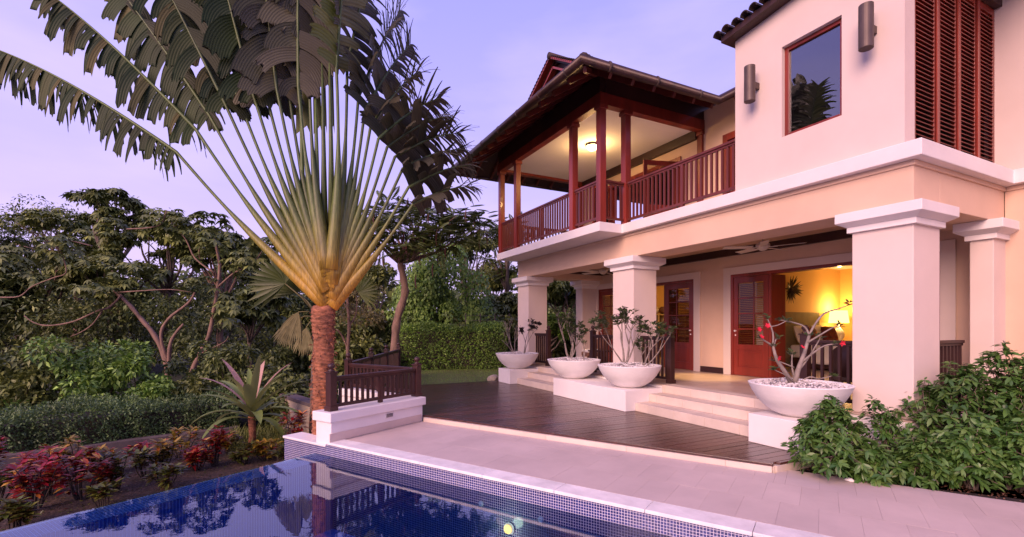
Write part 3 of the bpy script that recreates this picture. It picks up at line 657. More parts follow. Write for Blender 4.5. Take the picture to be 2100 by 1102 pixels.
# gable above the front hip
m = MB(); m.add([(RX - gh + .1, GY_ + .12, gz_ + .02), (RX + gh - .1, GY_ + .12, gz_ + .02), (RX, GY_ + .12, RZ - .06)], [(0, 1, 2)]); m.build('gable_panel', M['dark_wood'], roof)
for s in (-1, 1):
    m = MB(); m.bar((RX + s * (gh + .12), GY_ - .05, gz_ - .05), (RX, GY_ - .05, RZ + .02), .05, .20, (0, -1, 0)); ob = m.build('rake_board', M['red_wood'], roof)
    m = MB(); m.bar((RX + s * (gh - .15), GY_ + .02, gz_ - .12), (RX, GY_ + .02, RZ - .22), .05, .14, (0, -1, 0)); m.build('rake_board', M['red_wood'], roof)
    me = half_tube_mesh('gable_tile', .30, .06)
    nt_ = 24
    for k in range(nt_):
        t = (k + .5) / nt_; link('ridge_tile', me, None, roof, (RX + s * gh * 1.08 * (1 - t), GY_ - .16, gz_ - .02 + (RZ + .05 - gz_) * t), (0, 0, 0))
m = MB(); m.tube([(RX, GY_ - .18, RZ + .06), (RX, BK, RZ + .06)], .085, 10); m.build('ridge_cap', M['tile_roof'], roof, smooth=True)
for s, c0, c1 in ((1, (EX1, EY, EZ), hr), (-1, (EX0, EY, EZ), hl)):
    m = MB(); c0 = Vector(c0) + Vector((0, 0, .06)); c1 = Vector(c1) + Vector((0, 0, .08)); n_ = 6
    for k in range(n_): m.tube([c0.lerp(c1, k / n_), c0.lerp(c1, (k + 1.1) / n_)], [.10, .082], 9)
    m.build('hip_cap', M['tile_roof'], roof, smooth=True)
# gutter round the eaves
def gutter(pts):
    m = MB(); pts = [Vector(p) for p in pts]; m.tube(pts, .092, 12); o_ = m.build('gutter', M['copper'], roof, smooth=True)
    for i in range(len(pts) - 1):
        L = (pts[i + 1] - pts[i]).length; n_ = max(1, int(L / .95))
        for k in range(n_):
            p = pts[i].lerp(pts[i + 1], (k + .5) / n_); d = (pts[i + 1] - pts[i]).normalized()
            MB().tube([p - d * .012, p + d * .012], .097, 12).build('gutter_strap', M['metal'], o_)
gutter([(EX0 - .05, EY - .05, EZ + .01), (EX1 + .05, EY - .05, EZ + .01), (EX1 + .05, VY - .05, EZ + .01), (-5.49, VY - .05, EZ + .01)])
gutter([(EX0 - .05, EY - .05, EZ - .021), (EX0 - .05, BK, EZ - .021)])
# rafters under the eaves
def rafter(p, q_):
    m = MB(); m.bar(p, q_, .07, .11); m.build('rafter', M['rail_wood'], roof, bevel=.004)
dz = -.115
x = EX0 + .75
while x < EX1 - .6:
    lim = min(x - EX0, EX1 - x, GY_ - EY)
    rafter((x, EY + .10, EZ + PT * .10 + dz), (x, EY + lim, EZ + PT * lim + dz)); x += .56
y = EY + .7
while y < VY + .2:
    lim = min(y - EY, 1.5); rafter((EX1 - .10, y, EZ + PT * .10 + dz), (EX1 - lim, y, EZ + PT * lim + dz)); rafter((EX0 + .10, y, EZ + PT * .10 + dz), (EX0 + lim, y, EZ + PT * lim + dz)); y += .56
rafter((EX1 - .08, EY + .08, EZ + PT * .08 + dz - .03), (EX1 - 1.4, EY + 1.4, EZ + PT * 1.4 + dz - .03)); rafter((EX0 + .08, EY + .08, EZ + PT * .08 + dz - .03), (EX0 + 1.4, EY + 1.4, EZ + PT * 1.4 + dz - .03))
x = -6.9
while x < -5.5: rafter((x, VY + .08, EZ + PT * .08 + dz), (x, VY + .9, EZ + PT * .9 + dz)); x += .56
part('wall_plate', M['dark_wood'], (-13.3, -8.25, 6.29, 6.43, 6.701, 7.10), (-8.37, -8.23, 6.431, 9.6, 6.701, 7.10), bevel=0)
# ------------------------------------------------------------------ wall lamps, ceiling lamps, fans
def sconce(x, z, label):
    t = thing('wall_sconce', label, 'wall lamp', (x, 6.80, z), 'cylinder wall sconces')
    m = MB(); m.tube([(x, 6.80, z - .28), (x, 6.80, z + .28)], [.082, .082], 28); m.add([], []); c = m.build('cylinder_shade', M['metal'], t, bevel=.003)
    MB().tube([(x, 6.80, z - .2815), (x, 6.80, z - .279)], .074, 24).build('opening', M['dark_wood'], c)
    MB().box(x - .03, x + .03, 6.86, 6.998, z - .05, z + .05).build('bracket', M['metal'], t, bevel=.004)
sconce(-5.06, 5.55, 'bronze cylinder sconce left of the tower window'); sconce(-3.40, 5.53, 'bronze cylinder sconce right of the tower window')
t = thing('ceiling_lamp', 'lit round lamp on the white balcony ceiling', 'ceiling lamp', (-10.3, 7.6, 6.5))
MB().lathe([(.001, 6.52), (.17, 6.52), (.175, 6.48), (.15, 6.465)], (-10.3, 7.6, 0), 24).build('rim', M['metal'], t, smooth=True)
MB().lathe([(.15, 6.47), (.14, 6.42), (.10, 6.375), (.05, 6.355), (.001, 6.35)], (-10.3, 7.6, 0), 24).build('lamp_glass', M['bulb'], t, smooth=True)
def point(name, loc, e, c, r=.1):
    d = bpy.data.lights.new(name, 'POINT'); d.energy = e; d.color = c; d.shadow_soft_size = r; o = bpy.data.objects.new(name, d); col.objects.link(o); o.location = loc
def spot(name, loc, to, e, c, ang, r=.05, blend=.6):
    d = bpy.data.lights.new(name, 'SPOT'); d.energy = e; d.color = c; d.spot_size = R(ang); d.spot_blend = blend; d.shadow_soft_size = r
    o = bpy.data.objects.new(name, d); col.objects.link(o); o.location = loc; o.rotation_euler = (Vector(to) - Vector(loc)).to_track_quat('-Z', 'Y').to_euler()
point('ceiling_lamp_light', (-10.3, 7.6, 6.22), 60, (1, .58, .22), .12)
def fan(x, y, rz, label):
    t = thing('ceiling_fan', label, 'ceiling fan', (x, y, 3.54), 'ceiling fans of the veranda')
    WP = M['white_paint']
    m = MB(); m.lathe([(.001, 3.543), (.065, 3.543), (.06, 3.49), (.018, 3.47), (.016, 3.34)], (x, y, 0), 16); m.build('rod', WP, t, smooth=True)
    m = MB(); m.lathe([(.016, 3.36), (.06, 3.35), (.125, 3.33), (.13, 3.27), (.10, 3.25), (.085, 3.22), (.04, 3.195), (.001, 3.19)], (x, y, 0), 24); m.build('motor', WP, t, smooth=True)
    bm_ = MB(); bm_.mbox(Matrix.Rotation(R(11), 4, 'X') @ Matrix.Translation((.47, 0, 0)), .54, .15, .008); bm_.box(.10, .26, -.02, .02, -.012, -.004); bme = bm_.mesh('blade'); bme.materials.append(WP)
    for k in range(5): link('blade', bme, None, t, (x, y, 3.262), (0, 0, rz + k * 2 * math.pi / 5))
fan(-6.15, 8.65, R(20), 'cream five blade ceiling fan under the veranda ceiling before the bedroom doors')
fan(-11.0, 8.5, R(50), 'cream ceiling fan partly hidden behind the middle column')
for i, (x, y) in enumerate(((-7.75, 8.75), (-11.9, 8.2))):
    t = thing('downlight', ('small round recessed downlight shining on the floor by the doors', 'small round recessed downlight near the left column')[i], 'downlight', (x, y, 3.54))
    MB().tube([(x, y, 3.532), (x, y, 3.546)], .05, 18).build('ring', M['bowl'], t); MB().tube([(x, y, 3.529), (x, y, 3.5325)], .036, 16).build('lens', M['downlight'], t)
    spot('downlight_beam', (x, y, 3.52), (x, y, 0), (380, 120)[i], (1, .60, .20), 44, .03, .8)
# ------------------------------------------------------------------ bedroom
t = thing('bed', 'wide bed with white linen and dark olive headboard against the yellow wall', 'bed', (-7.3, 13.6, .556))
MB().box(-8.28, -6.2, 12.75, 14.35, .60, .86).build('bed_base', M['dark_wood'], t, bevel=.01)
MB().box(-8.24, -6.15, 12.7, 14.4, .86, 1.20).build('mattress', M['linen'], t, bevel=.06)
MB().box(-7.9, -6.12, 12.66, 14.44, .72, 1.235).build('bedspread', M['linen'], t, bevel=.05)
MB().box(-8.298, -8.25, 12.35, 14.1, .60, 2.10).build('headboard', M['headboard'], t, bevel=.01)
def pillow_mb(c, sx, sy, sz, rx=0, rz=0, ry=0):
    Mx = Matrix.Translation(c) @ Matrix.Rotation(rz, 4, 'Z') @ Matrix.Rotation(ry, 4, 'Y') @ Matrix.Rotation(rx, 4, 'X'); m = MB(); n = 10; v = []; f = []
    for s in (1, -1):
        for a in range(n + 1):
            for b_ in range(n + 1):
                u = a / n * 2 - 1; w = b_ / n * 2 - 1; h = ((1 - u ** 4) * (1 - w ** 4)) ** .6; k = 1 - .10 * (u * u * w * w) ** .5
                v.append(Mx @ Vector((u * sx / 2 * (1 - .08 * w * w), w * sy / 2 * (1 - .08 * u * u), s * sz / 2 * h)))
    q = (n + 1) ** 2
    for s in (0, 1):
        for a in range(n):
            for b_ in range(n):
                i = s * q + a * (n + 1) + b_; f.append((i, i + 1, i + n + 2, i + n + 1) if s else (i, i + n + 1, i + n + 2, i + 1))
    return m.add(v, f)
for lab, c, mt, rz in (('white square pillow at the left of the bed', (-8.05, 12.95, 1.48), 'linen', 0), ('dark red pillow leaning on the white pillow', (-7.88, 13.15, 1.46), 'pillow', .2), ('dark red pillow nearest the lit bedside lamp', (-7.86, 13.9, 1.46), 'pillow', -.2), ('white pillow behind the right dark red pillow', (-8.05, 13.75, 1.50), 'linen', 0)):
    o = pillow_mb(c, .52, .52, .17, 0, rz, R(72)).build('pillow', M[mt], None, smooth=True); tag(o, lab, 'pillow', 'pillows on the bed')
t = thing('bedside_table', 'dark wooden bedside table under the lit lamp', 'table', (-8.05, 14.75, .556))
MB().box(-8.28, -7.8, 14.5, 15.0, 1.16, 1.2).build('tabletop', M['dark_wood'], t, bevel=.006)
for dx in (-8.25, -7.87):
    for dy in (14.52, 14.94): MB().box(dx, dx + .04, dy, dy + .04, .556, 1.16).build('leg', M['dark_wood'], t)
MB().box(-8.26, -7.82, 14.53, 14.97, .98, 1.155).build('drawer', M['dark_wood'], t, bevel=.004)
lx, ly = -8.02, 14.62
t = thing('table_lamp', 'lit table lamp with drum shade glowing beside the bed', 'lamp', (lx, ly, 1.2))
MB().lathe([(.001, 1.2), (.10, 1.2), (.10, 1.22), (.05, 1.25), (.12, 1.36), (.15, 1.46), (.12, 1.58), (.04, 1.68), (.02, 1.8)], (lx, ly, 0), 20).build('lamp_base', M['bowl'], t, smooth=True)
MB().lathe([(.255, 1.80), (.215, 2.16)], (lx, ly, 0), 28).build('lamp_shade', M['shade'], t, smooth=True)
point('table_lamp_light', (lx + .02, ly, 2.24), 42, (1, .58, .20), .07)
point('table_lamp_light', (lx + .02, ly, 1.76), 14, (1, .58, .20), .07)
# sunburst on the wall
t = thing('wall_ornament', 'dark spiky sunburst ornament on the yellow bedroom wall', 'wall ornament', (-8.27, 12.75, 2.75))
rr = random.Random(5); m = MB()
for k in range(46):
    an = rr.uniform(0, 2 * math.pi); L = rr.uniform(.22, .42); c = Vector((-8.26, 12.78, 2.72)); d = Vector((rr.uniform(.05, .5), math.cos(an), math.sin(an) * 1.1)).normalized()
    m.tube([c + d * .02, c + d * L * .6, c + d * L], [.012, .018, .003], 5)
m.build('spikes', M['dark_wood'], t); MB().lathe([(.001, .05), (.06, .03), (.07, -.02), (.03, -.03)], (-8.25, 12.78, 2.72), 14).build('hub', M['dark_wood'], t)
# lighting of the left room and its shelves
t = thing('pendant_lamp', 'lit pendant lamp in the living room', 'lamp', (-10.8, 12.2, 3.4))
MB().tube([(-10.8, 12.2, 3.0), (-10.8, 12.2, 3.4)], .01, 6).build('cord', M['dark_wood'], t); MB().lathe([(.22, 2.75), (.15, 3.0)], (-10.8, 12.2, 0), 20).build('lamp_shade', M['shade'], t, smooth=True)
point('pendant_lamp_light', (-10.8, 12.2, 2.7), 48, (1, .58, .22), .1)
t = thing('bookshelf', 'pale wooden cube shelf seen through the open left doors', 'shelf', (-13.0, 12.6, .556))
LW = pm('pale_wood', (.62, .44, .22), .5, .15, 3, .05); QX = -13.18; Q0, Q1 = 11.5, 14.1; QN = 6
for k in range(QN + 1):
    y = Q0 + (Q1 - Q0) * k / QN; MB().box(QX, QX + .36, y - .022, y + .022, .556, 2.18).build('upright', LW, t)
for k in range(5):
    z = .57 + k * .39
    for i in range(QN): MB().box(QX + .001, QX + .359, Q0 + (Q1 - Q0) * i / QN + .0225, Q0 + (Q1 - Q0) * (i + 1) / QN - .0225, z - .02, z + .02).build('shelf_board', LW, t)
rr = random.Random(9)
cols_ = [pm('book_cloth_brown', (.18, .07, .04)), pm('book_cloth_green', (.08, .12, .06)), pm('book_cloth_cream', (.5, .42, .3))]
for k in range(1, 4):
    for i in range(4):
        y = Q0 + (Q1 - Q0) * i / QN + .06
        while y < Q0 + (Q1 - Q0) * (i + 1) / QN - .10:
            w = rr.uniform(.03, .06); h = rr.uniform(.17, .30)
            if rr.random() < .7:
                o = MB().box(QX + .08, QX + .30, y, y + w, .5905 + k * .39, .5905 + k * .39 + h).build('book', cols_[rr.randrange(3)]); tag(o, 'small book standing in the pale cube shelf', 'book', 'books in the cube shelf')
            y += w + .012
for y, lab, mt in ((11.95, 'round cream jar on top of the pale shelf', 'linen'), (12.35, 'rounded cream basket on top of the pale shelf', 'white_paint'), (12.75, 'small brown pot on top of the pale shelf', 'wicker')):
    o = MB().lathe([(.001, 0), (.08, 0), (.14, .07), (.15, .14), (.10, .22), (.07, .24), (.001, .24)], (QX + .18, y, 2.181), 18).build('pot', M[mt], smooth=True); tag(o, lab, 'pot')
# ------------------------------------------------------------------ veranda chairs
def chair(x, y, rz, label, mt):
    t = thing('armchair', label, 'armchair', (x, y, .556), 'chairs on the veranda'); Rz = Matrix.Translation((x, y, .556)) @ Matrix.Rotation(rz, 4, 'Z')
    m = MB(); m.mbox(Rz @ Matrix.Translation((0, 0, .36)), .62, .60, .12); m.build('seat', M[mt], t, bevel=.03)
    m = MB(); n = 14; v = []; f = []
    for k in range(n + 1):
        an = math.pi * (k / n) ; h = .55 + .35 * math.sin(an) ** .8
        for rad in (.31, .36):
            for zz in (.38, h): v.append(Rz @ Vector((rad * math.cos(an) * 1.05, rad * math.sin(an) * .95, zz)))
    for k in range(n):
        a = k * 4; b_ = a + 4; f += [(a, b_, b_ + 1, a + 1), (a + 2, a + 3, b_ + 3, b_ + 2), (a + 1, b_ + 1, b_ + 3, a + 3), (a, a + 2, b_ + 2, b_)]
    m.add(v, f); m.build('backrest', M[mt], t, smooth=True)
    for sx in (-.26, .26):
        for sy in (-.25, .25):
            m = MB(); m.mbox(Rz @ Matrix.Translation((sx, sy, .15)), .045, .045, .30); m.build('leg', M['dark_wood'], t)
    m = MB(); m.mbox(Rz @ Matrix.Translation((0, -.02, .45)), .52, .52, .08); m.build('cushion', M['linen'], t, bevel=.03)
chair(-11.15, 8.3, R(-20), 'brown wicker tub chair on the veranda behind the second bowl', 'wicker')
chair(-4.15, 8.1, R(200), 'dark wooden armchair behind the rail by the nearest column', 'dark_wood')
t = thing('side_table', 'small dark table beside the wicker chair on the veranda', 'table', (-10.4, 8.0, .556))
MB().box(-10.7, -10.1, 7.75, 8.3, 1.02, 1.06).build('tabletop', M['dark_wood'], t, bevel=.005)
for dx in (-10.67, -10.17):
    for dy in (7.78, 8.23): MB().box(dx, dx + .045, dy, dy + .045, .556, 1.02).build('leg', M['dark_wood'], t)

# ------------------------------------------------------------------ planter bowls with desert roses
prof = [(.001, .0), (.20, .0), (.24, .012), (.33, .055), (.43, .13), (.52, .23), (.585, .34), (.62, .425), (.625, .435), (.60, .44), (.575, .43), (.55, .39), (.001, .38)]
rr = random.Random(12)
v = []; f = []
for k in range(900):
    r_ = .555 * math.sqrt(rr.random()); an = rr.uniform(0, 2 * math.pi); s = rr.uniform(.011, .024); c = Vector((r_ * math.cos(an), r_ * math.sin(an), .405 + .05 * (1 - (r_ / .56) ** 2) * (1 + .6 * math.sin(an * 2 + 1)) + rr.uniform(-.006, .012)))
    Q = Matrix.Rotation(rr.uniform(0, 6.28), 3, 'Z') @ Matrix.Rotation(rr.uniform(0, 3), 3, 'X'); b_ = len(v)
    for p in ((1, 0, 0), (-1, 0, 0), (0, .8, 0), (0, -.8, 0), (0, 0, .6), (0, 0, -.6)): v.append(c + Q @ (Vector(p) * s))
    for a_, b2 in ((0, 2), (2, 1), (1, 3), (3, 0)): f += [(b_ + a_, b_ + b2, b_ + 4), (b_ + b2, b_ + a_, b_ + 5)]
gme = bpy.data.meshes.new('gravel'); gme.from_pydata([tuple(p) for p in v], [], f); gme.update(); gme.materials.append(M['gravel'])
bme = MB().lathe(prof, (0, 0, 0), 64).mesh('bowl_shell'); bme.materials.append(M['bowl']); bme.polygons.foreach_set('use_smooth', [True] * len(bme.polygons))
bme_s = MB().lathe([(.001, .40), (.40, .40), (.58, .395)], (0, 0, 0), 40).mesh('gravel_bed'); bme_s.materials.append(M['gravel'])
bowls = [(-12.24, 6.38, 'leftmost white bowl planter, on the small block by the left column'), (-9.33, 6.36, 'white bowl planter at the left end of the long block'), (-7.47, 6.42, 'white bowl planter at the right end of the long block, before the middle column'), (-4.03, 6.42, 'nearest white bowl planter, on the block right of the main steps')]
for x, y, lab in bowls:
    t = thing('planter_bowl', lab, 'planter', (x, y, .4955), 'white bowl planters along the veranda')
    rz = rr.uniform(0, 6.28)
    link('bowl_shell', bme, None, t, (x, y, .4955), (0, 0, rz)); g = link('gravel', gme, None, t, (x, y, .4955), (0, 0, rz), kind='stuff'); link('gravel_bed', bme_s, None, t, (x, y, .4955))
def norm(A): return A / np.maximum(np.linalg.norm(A, axis=-1, keepdims=True), 1e-9)
def leaf_arrays(P, D, U, L, W, droop=.0, fold=.12, six=False):
    P = np.asarray(P, float); D = norm(np.asarray(D, float)); n = len(P); L = np.broadcast_to(L, (n,))[:, None]; W = np.broadcast_to(W, (n,))[:, None]
    S = norm(np.cross(D, U)); Un = np.cross(S, D); Z = np.array([0, 0, 1.])
    if not six:
        V = np.stack([P, P + D * L * .45 + S * W / 2 + Un * W * fold - Z * droop * L * .2, P + D * L - Z * droop * L, P + D * L * .45 - S * W / 2 + Un * W * fold - Z * droop * L * .2], 1)
        b = np.arange(n)[:, None] * 4; F = np.concatenate([b + [0, 1, 2], b + [0, 2, 3]], 0)
        return V.reshape(-1, 3), F
    m1 = P + D * L * .28 - Z * droop * L * .1; m2 = P + D * L * .66 - Z * droop * L * .45
    V = np.stack([P, m1 + S * W * .42 + Un * W * fold, m2 + S * W * .42 + Un * W * fold, P + D * L - Z * droop * L, m2 - S * W * .42 + Un * W * fold, m1 - S * W * .42 + Un * W * fold, m1, m2], 1)
    b = np.arange(n)[:, None] * 8
    F = np.concatenate([b + q for q in ([0, 1, 6], [1, 2, 7], [1, 7, 6], [2, 3, 7], [0, 6, 5], [6, 7, 4], [6, 4, 5], [7, 3, 4])], 0)
    return V.reshape(-1, 3), F
def cat(parts):
    Vs, Fs, o = [], [], 0
    for V, F in parts: Vs.append(V); Fs.append(F + o); o += len(V)
    return np.concatenate(Vs), np.concatenate(Fs)
def leaves_obj(name, parts, mt, parent, kind=None):
    V, F = cat(parts); return link(name, mesh_np(name, V, F), mt, parent, kind=kind)
M['rose_leaf'] = leafm('desert_rose_leaf', (.04, .075, .022), (.10, .14, .04), .2, .4, back=(.09, .115, .05))
M['rose_leaf_dark'] = leafm('desert_rose_dark_leaf', (.030, .022, .020), (.06, .045, .035), .15, .4)
M['rose_red'] = leafm('red_petal', (.62, .012, .03), (.80, .03, .07), .3, .5)
M['rose_pink'] = leafm('pink_petal', (.72, .40, .46), (.85, .62, .66), .3, .5)
def desert_rose(base, mains, seed, label, leaf='rose_leaf', flower='rose_red', nfl=3, leafy=.6, loc_r=.02, fsize=.05):
    rs = random.Random(seed); nr = np.random.default_rng(seed); base = Vector(base); m = MB(); tips = []
    t = thing('desert_rose', label, 'plant', base, 'desert roses in the bowls')
    def grow(p, d, L, r_, depth):
        pts = [p]; q = p.copy(); dd = d.normalized(); n = 4
        for k in range(n):
            dd = (dd + Vector((rs.uniform(-1, 1), rs.uniform(-1, 1), rs.uniform(-.3, .8))) * .16).normalized(); q = q + dd * L / n; pts.append(q.copy())
        m.tube(pts, [.8 * r_ * (1 - .38 * k / n) for k in range(n + 1)], 7 if r_ > .012 else 5)
        if depth <= 1: tips.append((q, dd))
        if depth == 0: return
        for k in range(2 if rs.random() < .75 else 3):
            nd = (dd + Vector((rs.uniform(-1, 1), rs.uniform(-1, 1), rs.uniform(-.1, .7))) * .62).normalized(); grow(q, nd, L * rs.uniform(.55, .85), r_ * .6, depth - 1)
    for off, d, L, r_, dp in mains: grow(base + Vector(off), Vector(d), L, r_, dp)
    m.build('stems', M['rose_bark'], t, smooth=True)
    parts = []
    for q, dd in tips:
        if rs.random() > leafy: continue
        k = rs.randint(9, 15); an = nr.uniform(0, 6.28, k); side = np.stack([np.cos(an), np.sin(an), nr.uniform(-.2, .7, k)], 1) + np.array(dd) * .4
        P = np.tile(np.array(q), (k, 1)) + nr.normal(0, .012, (k, 3)) - np.array(dd) * nr.uniform(0, .06, (k, 1))
        parts.append(leaf_arrays(P, side, np.tile([0, 0, 1.], (k, 1)) + nr.normal(0, .3, (k, 3)), nr.uniform(.065, .12, k), nr.uniform(.034, .052, k), .1, .1, True))
    if parts: leaves_obj('leaves', parts, M[leaf], t)
    rs.shuffle(tips)
    for q, dd in tips[:nfl]:
        n = 5; an = np.arange(n) * 2 * np.pi / n; ax = np.array(dd); face = norm(ax + np.array([.5, -.6, .1])); e1 = norm(np.cross(face, [0, 0, 1.])); e2 = np.cross(face, e1)
        Dv = np.cos(an)[:, None] * e1 + np.sin(an)[:, None] * e2 + face * .35; P = np.tile(np.array(q) + face * .02, (n, 1))
        leaves_obj('flower', [leaf_arrays(P, Dv, np.tile(face, (n, 1)), fsize, fsize * .9, 0, .1, True)], M[flower], t)
G0 = .93
desert_rose((-12.42, 6.38, G0), [((0, 0, -.03), (-.2, -.35, 1), .42, .026, 3), ((.02, 0, -.03), (.05, -.1, 1), .35, .02, 3), ((-.03, 0, -.03), (-.3, -.5, .8), .30, .016, 2)], 3, 'bare branched desert rose at the left of the leftmost bowl', leafy=.06, nfl=0)
desert_rose((-11.98, 6.45, G0), [((0, 0, -.03), (.0, .15, 1), .36, .022, 3), ((.02, 0, -.03), (.35, .4, .9), .36, .018, 3)], 8, 'dark leaved desert rose at the right of the leftmost bowl', leaf='rose_leaf_dark', leafy=.9, nfl=0)
desert_rose((-9.48, 6.33, G0), [((0, 0, -.03), (-.25, -.25, 1), .44, .036, 3), ((.03, .02, -.03), (.1, .15, 1), .44, .032, 3), ((.0, .03, -.03), (-.35, .2, .9), .36, .022, 3), ((.03, 0, -.03), (.4, .4, .8), .38, .024, 3)], 15, 'wide desert rose with one red flower in the second bowl', leafy=.9, nfl=1)
desert_rose((-9.02, 6.42, G0), [((0, 0, -.03), (.0, .2, 1), .26, .018, 2), ((.0, 0, -.03), (-.3, .2, 1), .3, .016, 3)], 16, 'small thin desert rose at the right of the second bowl', leafy=.4, nfl=0)
desert_rose((-7.62, 6.40, G0), [((0, 0, -.03), (-.1, -.1, 1), .42, .032, 3), ((.03, .02, -.03), (.1, .1, 1), .46, .034, 3), ((-.02, .03, -.03), (-.25, -.35, .75), .42, .022, 3), ((.03, 0, -.03), (.25, .3, 1), .42, .026, 3)], 23, 'tall leafy desert rose with pale pink flowers before the middle column', leafy=.95, flower='rose_pink', nfl=5, fsize=.042)
desert_rose((-7.20, 6.55, G0), [((0, 0, -.03), (.2, .35, .9), .34, .024, 3), ((.02, .02, -.03), (.35, .55, .6), .42, .02, 3), ((-.02, 0, -.03), (-.1, .1, 1), .24, .02, 2)], 29, 'spreading desert rose with white flowers at the right of the third bowl', leafy=.6, flower='rose_pink', nfl=3, fsize=.045)
def desert_rose_big():
    base = Vector((-4.08, 6.36, .92)); rt = Vector((.4524, .8918, 0)); nr = np.random.default_rng(41); rs = random.Random(41)
    t = thing('desert_rose', 'big desert rose with bare grey limbs and red flowers in the nearest bowl', 'plant', base, 'desert roses in the bowls')
    def P(u, z, dpt=0): return base + rt * u + Vector((0, 0, z)) + Vector((.8918, -.4524, 0)) * dpt
    m = MB(); tips = []
    segs = [([(0, -.02, 0), (-.10, .14, .02), (-.24, .33, .05), (-.29, .52, .04)], .045, .022), ([(-.29, .52, .04), (-.40, .58, .06), (-.47, .62, .08)], .019, .010), ([(-.28, .50, .04), (-.23, .60, 0), (-.18, .62, 0)], .014, .008),
            ([(-.29, .52, .04), (-.28, .70, .02), (-.34, .88, 0)], .018, .010), ([(-.31, .78, .02), (-.20, .80, .0), (-.08, .86, .0)], .011, .007),
            ([(.02, -.02, 0), (.06, .18, .02), (.16, .42, .0), (.24, .66, -.02)], .050, .024), ([(.24, .66, -.02), (.30, .80, 0), (.42, .96, .02), (.62, 1.02, .0), (.80, 1.08, -.03)], .022, .008), ([(.24, .66, -.02), (.18, .78, -.03), (.02, .84, -.05), (-.14, .87, -.05)], .018, .009),
            ([(.20, .56, 0), (.34, .66, .04), (.50, .76, .05), (.60, .79, .04)], .018, .008), ([(.12, .30, .02), (.24, .42, .06), (.38, .52, .08), (.56, .55, .08)], .020, .009), ([(.10, .22, .02), (.22, .36, .0), (.32, .50, -.02), (.40, .62, -.04)], .018, .009),
            ([(.03, .05, 0), (.02, .24, -.05), (.03, .40, -.06)], .018, .012), ([(.04, .22, -.03), (-.10, .28, -.05), (-.20, .32, -.06)], .012, .007), ([(.05, 0, .02), (.18, .10, .08), (.30, .08, .1), (.48, .12, .1)], .016, .007), ([(0, .02, .03), (-.14, .12, .1), (-.32, .20, .14)], .014, .007)]
    for pts, r0, r1 in segs:
        pp = [P(*p) for p in pts]; n = len(pp)
        q = []
        for i in range(n - 1):
            for k in range(3):
                s = k / 3; a = pp[max(i - 1, 0)]; b_, c = pp[i], pp[i + 1]; d = pp[min(i + 2, n - 1)]
                q.append(.5 * ((2 * b_) + (c - a) * s + (2 * a - 5 * b_ + 4 * c - d) * s * s + (3 * b_ - a - 3 * c + d) * s ** 3))
        q.append(pp[-1]); m.tube(q, [(r0 + (r1 - r0) * i / (len(q) - 1)) * .78 for i in range(len(q))], 8); tips.append((pp[-1], (pp[-1] - pp[-2]).normalized()))
    m.build('stems', M['rose_bark'], t, smooth=True); parts = []
    for q, dd in tips:
        k = rs.randint(8, 14); an = nr.uniform(0, 6.28, k); side = np.stack([np.cos(an), np.sin(an), nr.uniform(-.1, .7, k)], 1) + np.array(dd) * .5
        parts.append(leaf_arrays(np.tile(np.array(q), (k, 1)) + nr.normal(0, .015, (k, 3)), side, np.tile([0, 0, 1.], (k, 1)) + nr.normal(0, .3, (k, 3)), nr.uniform(.06, .11, k), nr.uniform(.028, .045, k), .15, .1, True))
    leaves_obj('leaves', parts, M['rose_leaf'], t)
    for u, z, dp in ((-.49, .64, .12), (-.40, .79, .10), (-.51, .74, .1), (.06, .50, .12), (.58, .56, .14), (-.26, .36, .12)):
        q = np.array(P(u, z, dp)); n = 5; an = np.arange(n) * 2 * np.pi / n + u * 9; face = norm(np.array([.8, -.45, .3]) + nr.normal(0, .3, 3)); e1 = norm(np.cross(face, [0, 0, 1.])); e2 = np.cross(face, e1)
        Dv = np.cos(an)[:, None] * e1 + np.sin(an)[:, None] * e2 + face * .35
        leaves_obj('flower', [leaf_arrays(np.tile(q, (n, 1)), Dv, np.tile(face, (n, 1)), .046, .030, 0, .1, True)], M['rose_red'], t)
desert_rose_big()
# ------------------------------------------------------------------ the traveller's palm
RT = Vector((.4524, .8918, 0)); NC = Vector((.8918, -.4524, 0)); ZUP = Vector((0, 0, 1))
PB = Vector(plz(6.9, 4.9, -.86)); PD = 7.88
palm = thing('traveller_palm', "tall traveller's palm with a flat fan of torn leaves and ringed orange trunk", 'palm tree', PB)
def pp_(px, py, dep=0.0): return at2(px, PD - dep, py)
m = MB(); prof = []; rr = random.Random(2); z = -.02; H_ = 2.86
while z < H_:
    t = z / H_; r_ = .182 - .03 * t + .035 * max(0, t - .8) / .2
    prof += [(r_ * rr.uniform(.95, 1.0), z), (r_ * rr.uniform(1.03, 1.10), z + .022), (r_ * 1.0, z + .046)]; z += rr.uniform(.052, .07)
prof.append((.16, H_ + .03)); prof.append((.001, H_ + .05))
m.lathe(prof, PB, 26); tr = m.build('trunk', M['palm_trunk'], palm, smooth=True)
for v in tr.data.vertices:
    a = math.atan2(v.co.y - PB.y, v.co.x - PB.x); k = 1 + .05 * math.sin(a * 5 + v.co.z * 9) + rr.uniform(-.025, .025); v.co.x = PB.x + (v.co.x - PB.x) * k; v.co.y = PB.y + (v.co.y - PB.y) * k; v.co.z += .018 * math.sin(a * 2 + v.co.z * 3)
nr = np.random.default_rng(11); n = 520; an = nr.uniform(0, 6.28, n); zz = nr.uniform(.05, 2.8, n); P = np.stack([PB.x +   .168 * np.cos(an), PB.y + .168 * np.sin(an), PB.z + zz], 1); D = np.stack([np.cos(an) * .7, np.sin(an) * .7, nr.uniform(-.9, .5, n)], 1)
leaves_obj('bark_fibres', [leaf_arrays(P, D, np.tile([0, 0, 1.], (n, 1)) + nr.normal(0, .4, (n, 3)), nr.uniform(.03, .09, n), nr.uniform(.012, .03, n), .3)], M['palm_trunk'], tr, kind='stuff')
